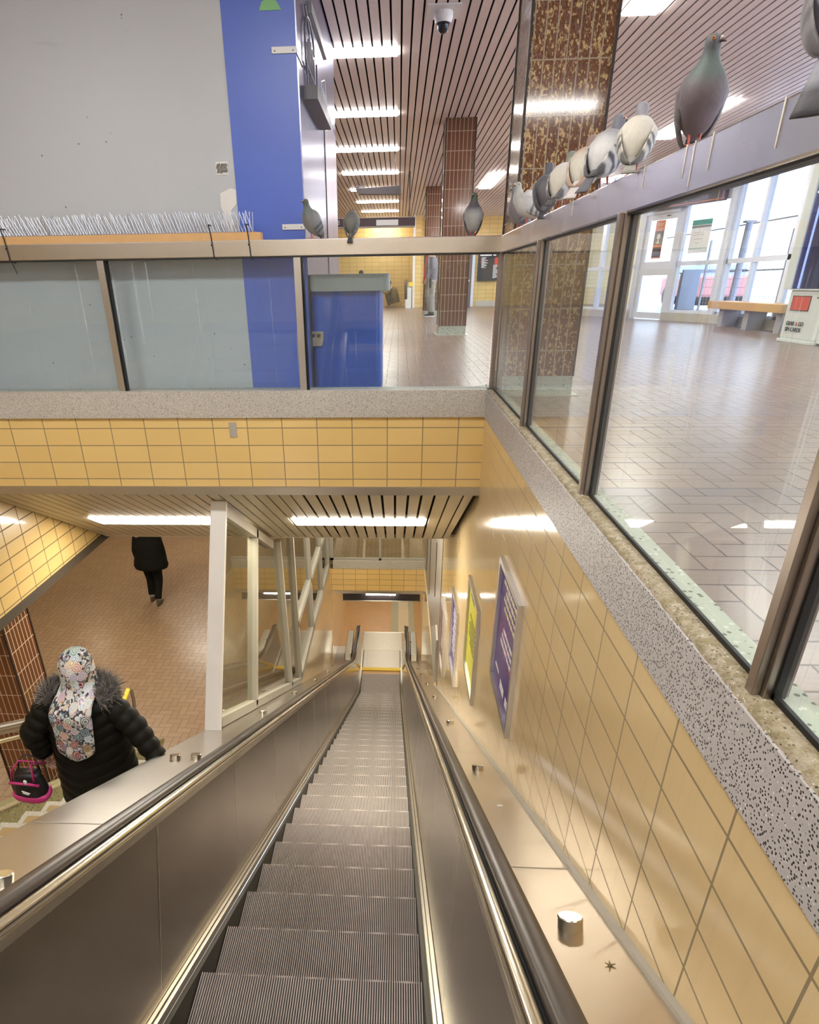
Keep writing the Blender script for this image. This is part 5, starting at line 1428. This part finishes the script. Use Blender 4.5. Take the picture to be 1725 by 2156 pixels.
for sd, q in (('l', lg['l']), ('r', lg['r'])):
    tubecloth('trouser_leg', [(q[0][0], WY + .05, -3.2), q[0], q[1]], [.095, .075, .062], M['boot'], wm)
    b = MB(); b.loft([[(q[1][0] + .045 * cos(t * pi / 6), q[1][1] + .05 + l_ + .0 * t + .06 * sin(t * pi / 6), z) for t in range(12)] for z, l_ in ((q[2][2] - .042, .05), (q[2][2] + .0, .05), (q[2][2] + .05, .0), (q[2][2] + .10, -.04))]); b.obj('boot', M['boot'], wm, smooth=True)
# paisley cloth
def paisley():
    m, nt, b, o = new_mat('paisley_cloth')
    v, s = objxyz(nt)
    n0 = N(nt, 'ShaderNodeTexNoise'); n0.inputs['Scale'].default_value = 14; L(nt, v, n0.inputs['Vector'])
    vv = N(nt, 'ShaderNodeVectorMath'); vv.operation = 'MULTIPLY_ADD'; vv.inputs[1].default_value = (.03, .03, .03); L(nt, n0.outputs['Color'], vv.inputs[0]); L(nt, stretch(nt, v, (1, .55, .8)), vv.inputs[2])
    c = None
    def layer(scale, seed):
        mp = N(nt, 'ShaderNodeMapping'); mp.inputs['Location'].default_value = (seed, seed * .7, seed * 1.3); L(nt, vv.outputs[0], mp.inputs['Vector'])
        vo = N(nt, 'ShaderNodeTexVoronoi'); vo.inputs['Scale'].default_value = scale; L(nt, mp.outputs[0], vo.inputs['Vector'])
        sep = N(nt, 'ShaderNodeSeparateColor'); L(nt, vo.outputs['Color'], sep.inputs[0])
        base = ramp(nt, sep.outputs[0], [(0, (.30, .42, .48)), (.22, (.62, .30, .26)), (.38, (.60, .62, .58)), (.54, (.25, .36, .27)), (.68, (.46, .36, .50)), (.82, (.62, .42, .18)), (.92, (.55, .62, .66))], 'CONSTANT')
        rg = mth(nt, 'FRACT', mth(nt, 'MULTIPLY', vo.outputs['Distance'], 5.2))
        ring = ramp(nt, rg, [(0, (1, 1, 1)), (.35, (1, 1, 1)), (.42, (0, 0, 0)), (.72, (0, 0, 0)), (.8, (1, 1, 1))])
        alt = ramp(nt, sep.outputs[1], [(0, (.78, .76, .70)), (.4, (.05, .05, .07)), (.7, (.70, .50, .36)), (.85, (.66, .72, .74))], 'CONSTANT')
        cc_ = mix(nt, ring, alt, base)
        edge = ramp(nt, vo.outputs['Distance'], [(.52, (0, 0, 0)), (.58, (1, 1, 1))])
        return cc_, edge
    c1, e1 = layer(19, .0); c2, e2 = layer(62, 3.3)
    dark = mix(nt, e2, c2, (.035, .035, .05))
    c = mix(nt, e1, c1, dark)
    L(nt, c, b.inputs['Base Color']); setp(b, Roughness=.7)
    return m
M['paisley'] = paisley()
hx, hy, hz = WX + .01, WY + .045, -2.335
rings = []
spec = [(-2.99, .005, .095, .005), (-2.985, .100, .100, .012), (-2.94, .118, .099, .016), (-2.85, .118, .090, .018), (-2.75, .122, .085, .022), (-2.65, .128, .060, .035), (-2.57, .128, .02, .06), (-2.51, .116, -.03, .10),
        (-2.44, .100, -.055, .118), (-2.38, .101, -.06, .122), (-2.32, .100, -.06, .122), (-2.27, .088, -.058, .108), (-2.235, .060, -.055, .078), (-2.218, .025, -.052, .035), (-2.215, .004, -.05, .006)]
for z, rx, back, ry in spec:
    yc = WY - .08 - back if z < -2.55 else hy - .02
    if z < -2.55: yc = WY - .205 - .015 * (z + 2.55) / -.45
    R = []
    for k in range(36):
        a = 2 * pi * k / 36
        fold = 1 + .045 * sin(a * 5 + z * 9) if z < -2.5 else 1
        zz = z - (.03 * (cos(a) ** 2) * -1 if z < -2.9 else 0)
        R.append((hx + rx * 1.16 * cos(a) * fold - .02 * max(0, (-2.5 - z)), yc + ry * sin(a) * fold - (.018 * cos(a) ** 2 * -1 if z < -2.55 else 0), zz))
    rings.append(R)
MB().loft(rings).obj('headscarf', M['paisley'], wm, smooth=True, sub=1)
# fur collar
b = MB(); rnd = random.Random(21); cols_f = []
for i in range(5200):
    t = rnd.uniform(-.22 * pi, 1.22 * pi); ph_ = rnd.uniform(0, 2 * pi)
    px, py, pz = WX + .205 * cos(t), WY - .0 + .125 * sin(t), -2.56 + .03 * abs(sin(t)) * (1 if sin(t) > 0 else -.5)
    d = Vector((cos(t) * cos(ph_), sin(t) * cos(ph_), sin(ph_)))
    p = Vector((px, py, pz)) + d * .054
    e = p + (d + Vector((rnd.uniform(-.5, .5), rnd.uniform(-.5, .5), rnd.uniform(-.3, .3)))) * rnd.uniform(.03, .065)
    w = Vector((rnd.uniform(-1, 1), rnd.uniform(-1, 1), rnd.uniform(-1, 1))).normalized() * .004
    b.add([p - w, p + w, e], [(0, 1, 2)], 0)
    g = rnd.choice(((.40, .36, .32), (.14, .12, .10), (.55, .52, .48), (.07, .055, .045), (.28, .25, .22)))
    cols_f += [lerp(g, (.03, .025, .02), .6), lerp(g, (.03, .025, .02), .6), g]
core = MB(); core.tube([(WX + .205 * cos(t * pi / 12), WY + .125 * sin(t * pi / 12), -2.56 + .03 * abs(sin(t * pi / 12)) * (1 if sin(t * pi / 12) > 0 else -.5)) for t in [-2.6 + q_ * 17.2 / 20 for q_ in range(21)]], .058, 12)
nb = len(core.v); core.add(b.v, b.f); o = core.obj('fur_collar', M['feather'], wm, smooth=False)
set_cols(o, [(.09, .075, .065)] * nb + cols_f)

# pink and black bag
M['bag_black'] = plain('bag_black', (.012, .011, .012), .5); M['bag_pink'] = plain('bag_pink', (.55, .03, .20), .5)
bx, by, bz = -2.63, 3.28, -3.205
bg = thing('handbag', 'black and pink handbag hanging from the hand of the scarfed person', 'bag', (bx, by, bz - .12))
b = MB(); rings = []
for i in range(11):
    t = i / 10; z = bz - .10 + .20 * t; w = .135 * (1 - .15 * (2 * t - 1) ** 2) * (1 - .25 * t); dp = .075 * (1 - .35 * t)
    rings.append([(bx + w * cos(a) * (abs(cos(a)) ** -.3 if abs(cos(a)) > .3 else 1.0), by + dp * sin(a), z + .008 * sin(3 * a)) for a in [2 * pi * k / 28 for k in range(28)]])
b.loft(rings); b.obj('shell', M['bag_black'], bg, smooth=True)
rings = []
for i in range(5):
    t = i / 4; z = bz - .118 + .045 * t
    rings.append([(bx + (.13 + .012 * sin(pi * t)) * cos(a) * (abs(cos(a)) ** -.3 if abs(cos(a)) > .3 else 1.0), by + .078 * sin(a), z + .012 * sin(2 * a)) for a in [2 * pi * k / 28 for k in range(28)]])
b = MB(); b.loft(rings); b.obj('pink_base', M['bag_pink'], bg, smooth=True)
hp_ = (la[1][0], la[1][1], la[1][2] - .08)
for y_, nm_, mt in ((-.05, 'pink_strap', 'bag_pink'), (.04, 'black_strap', 'bag_black')):
    b = MB(); b.tube([(bx - .085, by + y_, bz + .06), (bx - .07, by + y_, bz + .15), ((bx - .05 + hp_[0]) / 2 - .03, by + y_ * .7 + .02, bz + .22), (hp_[0], hp_[1] + y_ * .4, hp_[2] + .01), ((bx + hp_[0]) / 2 + .04, by + y_ * .7, bz + .20), (bx + .075, by + y_, bz + .06)], .010, 8, flat=.6); b.obj(nm_, M[mt], bg, smooth=True)
b = MB(); b.tube([(bx - .10, by - .062, bz + .055), (bx - .03, by - .080, bz + .068), (bx + .05, by - .078, bz + .06), (bx + .11, by - .06, bz + .03)], .010, 8); b.obj('pink_piping', M['bag_pink'], bg, smooth=True)
b = MB(); b.ell((bx + .035, by - .085, bz + .085), (.014, .008, .022), 10, 6); b.obj('clasp', M['white'], bg, smooth=True)
b = MB(); b.prism([(bx - .005, bz - .02), (bx + .03, bz - .035), (bx + .045, bz - .02), (bx + .02, bz - .01), (bx - .012, bz + .005)], 1, by - .088, by - .082); b.obj('white_emblem', M['white'], bg)

# person in black walking on the middle level
fx, fy = -4.93, 11.2
M['coat_black'] = plain('coat_black', (.006, .0055, .004), .8, spec=.15); M['shoe_dark'] = plain('shoe_dark', (.06, .045, .03), .6); M['sock_grey'] = plain('sock_grey', (.35, .34, .33), .7)
pm = thing('person', 'person in black coat and black trousers walking away on the middle level floor', 'person', (fx, fy, MZ))
lg = {'l': ((fx - .10, fy + .08, MZ + .48), (fx - .105, fy + .02, MZ + .12), (fx - .11, fy + .16, MZ + .05)), 'r': ((fx + .09, fy + .02, MZ + .48), (fx + .09, fy - .16, MZ + .10), (fx + .10, fy - .03, MZ + .04))}
J, E_, P_, F_, R_ = person_joints((fx, fy, MZ), 95, 1.76, None, lg)
figure('body', J, E_, 'pelvis', M['skin_dark'], pm, 2, hands=(('wrl', (0, .2, -1), (1, 0, 0), (0, 1, 0), .35), ('wrr', (0, .2, -1), (-1, 0, 0), (0, 1, 0), .35)))
coat_mesh(fx, fy, [(MZ + .77, .33, .22, 0), (MZ + .83, .345, .23, 0), (MZ + .92, .33, .22, 0), (MZ + 1.05, .30, .20, 0), (MZ + 1.30, .29, .17, 0), (MZ + 1.42, .22, .13, 0), (MZ + 1.50, .09, .09, 0)], 48, .02, .008, .2, 0).obj('coat', M['coat_black'], pm, smooth=True)
for sd, n_ in ((-1, 'l'), (1, 'r')):
    tubecloth('sleeve', [J['sh' + n_][0], J['el' + n_][0], J['wr' + n_][0]], [.09, .08, .06], M['coat_black'], pm)
    q = lg[n_]
    tubecloth('trouser_leg', [(q[0][0], fy, MZ + .85), q[0], (q[1][0], q[1][1], q[1][2] + .03)], [.115, .085, .065], M['coat_black'], pm)
    b = MB(); b.loft([[(q[1][0] + wx * cos(t * pi / 8), q[1][1] + yo + ly * sin(t * pi / 8), MZ + z) for t in range(16)] for z, wx, yo, ly in ((0, .046, .06, .14), (.03, .050, .06, .145), (.06, .045, .04, .115), (.10, .04, .0, .065))]); b.obj('shoe', M['shoe_dark'], pm, smooth=True)
b = MB(); b.tube([(fx - .105, fy + .0, MZ + .10), (fx - .105, fy + .01, MZ + .17)], .052, 14); b.obj('sock', M['sock_grey'], pm, smooth=True)
tubecloth('hair', [(fx, fy - .01, MZ + 1.60), (fx, fy - .01, MZ + 1.70), (fx, fy - .01, MZ + 1.78)], [.07, .098, .03], M['boot'], pm)

# person with red jacket front in the upper hall
gx, gy = .84, 18.95
M['trouser_grey'] = plain('trousers_grey', (.30, .29, .25), .8, var=.15, scale=12); M['jacket_grey'] = plain('jacket_grey', (.15, .15, .18), .7, var=.2, scale=10); M['red_cloth'] = plain('red_cloth', (.60, .05, .05), .6)
pg = thing('person', 'person in grey jacket with red front and grey trousers standing beside the rear column', 'person', (gx, gy - .85, FZ))
gy -= .85
lg = {'l': ((gx, gy - .09, FZ + .5), (gx + .03, gy - .09, FZ + .09), (gx - .11, gy - .09, FZ + .04)), 'r': ((gx - .04, gy + .09, FZ + .5), (gx + .03, gy + .09, FZ + .09), (gx - .11, gy + .09, FZ + .04))}
J, E_, P_, F_, R_ = person_joints((gx, gy, FZ), 180, 1.72, {'l': ((gx + .03, gy - .25, FZ + 1.12), (gx - .12, gy - .24, FZ + .92)), 'r': ((gx + .03, gy + .25, FZ + 1.12), (gx - .08, gy + .24, FZ + .90))}, lg)
figure('body', J, E_, 'pelvis', M['skin_dark'], pg, 2, hands=(('wrl', (-.4, 0, -1), (0, 1, 0), (-1, 0, 0), .4), ('wrr', (-.4, 0, -1), (0, -1, 0), (-1, 0, 0), .4)))
coat_mesh(gx, gy, [(FZ + .84, .155, .20, 0), (FZ + 1.0, .16, .20, 0), (FZ + 1.25, .16, .22, 0), (FZ + 1.38, .13, .2, 0), (FZ + 1.46, .07, .09, 0)], 40, .02, .006, .1, 0).obj('jacket', M['jacket_grey'], pg, smooth=True)
b = MB(); b.loft([[(gx - xo + .035 * cos(t * pi / 6), gy + .10 * sin(t * pi / 6), FZ + z) for t in range(12)] for z, xo in ((.80, .185), (1.0, .165), (1.25, .145), (1.40, .10), (1.46, .05))]); b.obj('red_front', M['red_cloth'], pg, smooth=True)
b = MB(); b.box(gx - .07, gx + .0, gy - .30, gy - .26, FZ + .70, FZ + .93); b.obj('phone_pouch', M['black'], pg, bevel=.01)
for n_ in ('l', 'r'):
    tubecloth('sleeve', [J['sh' + n_][0], J['el' + n_][0], J['wr' + n_][0]], [.08, .068, .05], M['jacket_grey'], pg, .006, .06)
    q = lg[n_]; tubecloth('trouser_leg', [(gx, q[0][1], FZ + .88), q[0], (q[1][0], q[1][1], q[1][2] + .03)], [.125, .10, .085], M['trouser_grey'], pg, .008, .11)
    b = MB(); b.loft([[(q[1][0] - .06 - yo + ly * cos(t * pi / 8), q[1][1] + wx * sin(t * pi / 8), FZ + z) for t in range(16)] for z, wx, yo, ly in ((.0, .046, 0, .145), (.03, .048, 0, .15))]); b.obj('sole', M['white'], pg, smooth=True)
    b = MB(); b.loft([[(q[1][0] - .06 - yo + ly * cos(t * pi / 8), q[1][1] + wx * sin(t * pi / 8), FZ + z) for t in range(16)] for z, wx, yo, ly in ((.03, .046, 0, .145), (.065, .045, -.02, .11), (.11, .04, -.06, .06))]); b.obj('shoe', M['black'], pg, smooth=True)
tubecloth('hair', [(gx, gy, FZ + 1.60), (gx + .01, gy, FZ + 1.68), (gx + .01, gy, FZ + 1.74)], [.06, .096, .03], M['boot'], pg)

# crouching person by the far wall
qx, qy = -.26, 26.5
M['olive'] = plain('olive_cloth', (.17, .13, .045), .8)
pc = thing('person', 'person in olive clothes crouching at the far wall behind the blue cabinet', 'person', (qx, qy, FZ))
J = {'pelvis': ((qx + .10, qy, FZ + .30), (.13, .12)), 'chest': ((qx + .02, qy, FZ + .55), (.14, .12)), 'collar': ((qx - .06, qy, FZ + .68), .08), 'neck': ((qx - .10, qy, FZ + .73), .05), 'jaw': ((qx - .14, qy, FZ + .78), .06), 'brow': ((qx - .14, qy, FZ + .86), .085), 'crown': ((qx - .13, qy, FZ + .92), .06)}
E_ = [('pelvis', 'chest'), ('chest', 'collar'), ('collar', 'neck'), ('neck', 'jaw'), ('jaw', 'brow'), ('brow', 'crown')]
for sd, n_ in ((-1, 'l'), (1, 'r')):
    J['sh' + n_] = ((qx - .05, qy + sd * .16, FZ + .66), .055); J['el' + n_] = ((qx - .18, qy + sd * .18, FZ + .50), .042); J['wr' + n_] = ((qx - .32, qy + sd * .10, FZ + .55), .028)
    J['hp' + n_] = ((qx + .08, qy + sd * .09, FZ + .26), .09); J['kn' + n_] = ((qx - .20, qy + sd * .10, FZ + .45), .062); J['an' + n_] = ((qx - .10, qy + sd * .10, FZ + .08), .042); J['to' + n_] = ((qx - .26, qy + sd * .11, FZ + .04), (.04, .03))
    E_ += [('collar', 'sh' + n_), ('sh' + n_, 'el' + n_), ('el' + n_, 'wr' + n_), ('pelvis', 'hp' + n_), ('hp' + n_, 'kn' + n_), ('kn' + n_, 'an' + n_), ('an' + n_, 'to' + n_)]
figure('body', J, E_, 'pelvis', M['skin_dark'], pc, 2, hands=(('wrl', (-1, 0, -.3), (0, 0, -1), (0, 1, 0), .4), ('wrr', (-1, 0, -.3), (0, 0, -1), (0, -1, 0), .4)))
tubecloth('coat', [(qx + .14, qy, FZ + .16), (qx + .08, qy, FZ + .38), (qx + .02, qy, FZ + .58), (qx - .06, qy, FZ + .70)], [.17, .19, .175, .08], M['olive'], pc)
for n_ in ('l', 'r'):
    tubecloth('sleeve', [J['sh' + n_][0], J['el' + n_][0], J['wr' + n_][0]], [.075, .065, .05], M['olive'], pc)
    tubecloth('trouser_leg', [J['hp' + n_][0], J['kn' + n_][0], J['an' + n_][0]], [.10, .08, .06], M['shoe_dark'], pc)
tubecloth('hair', [(qx - .11, qy, FZ + .80), (qx - .12, qy, FZ + .88), (qx - .12, qy, FZ + .96)], [.07, .098, .03], M['boot'], pc)
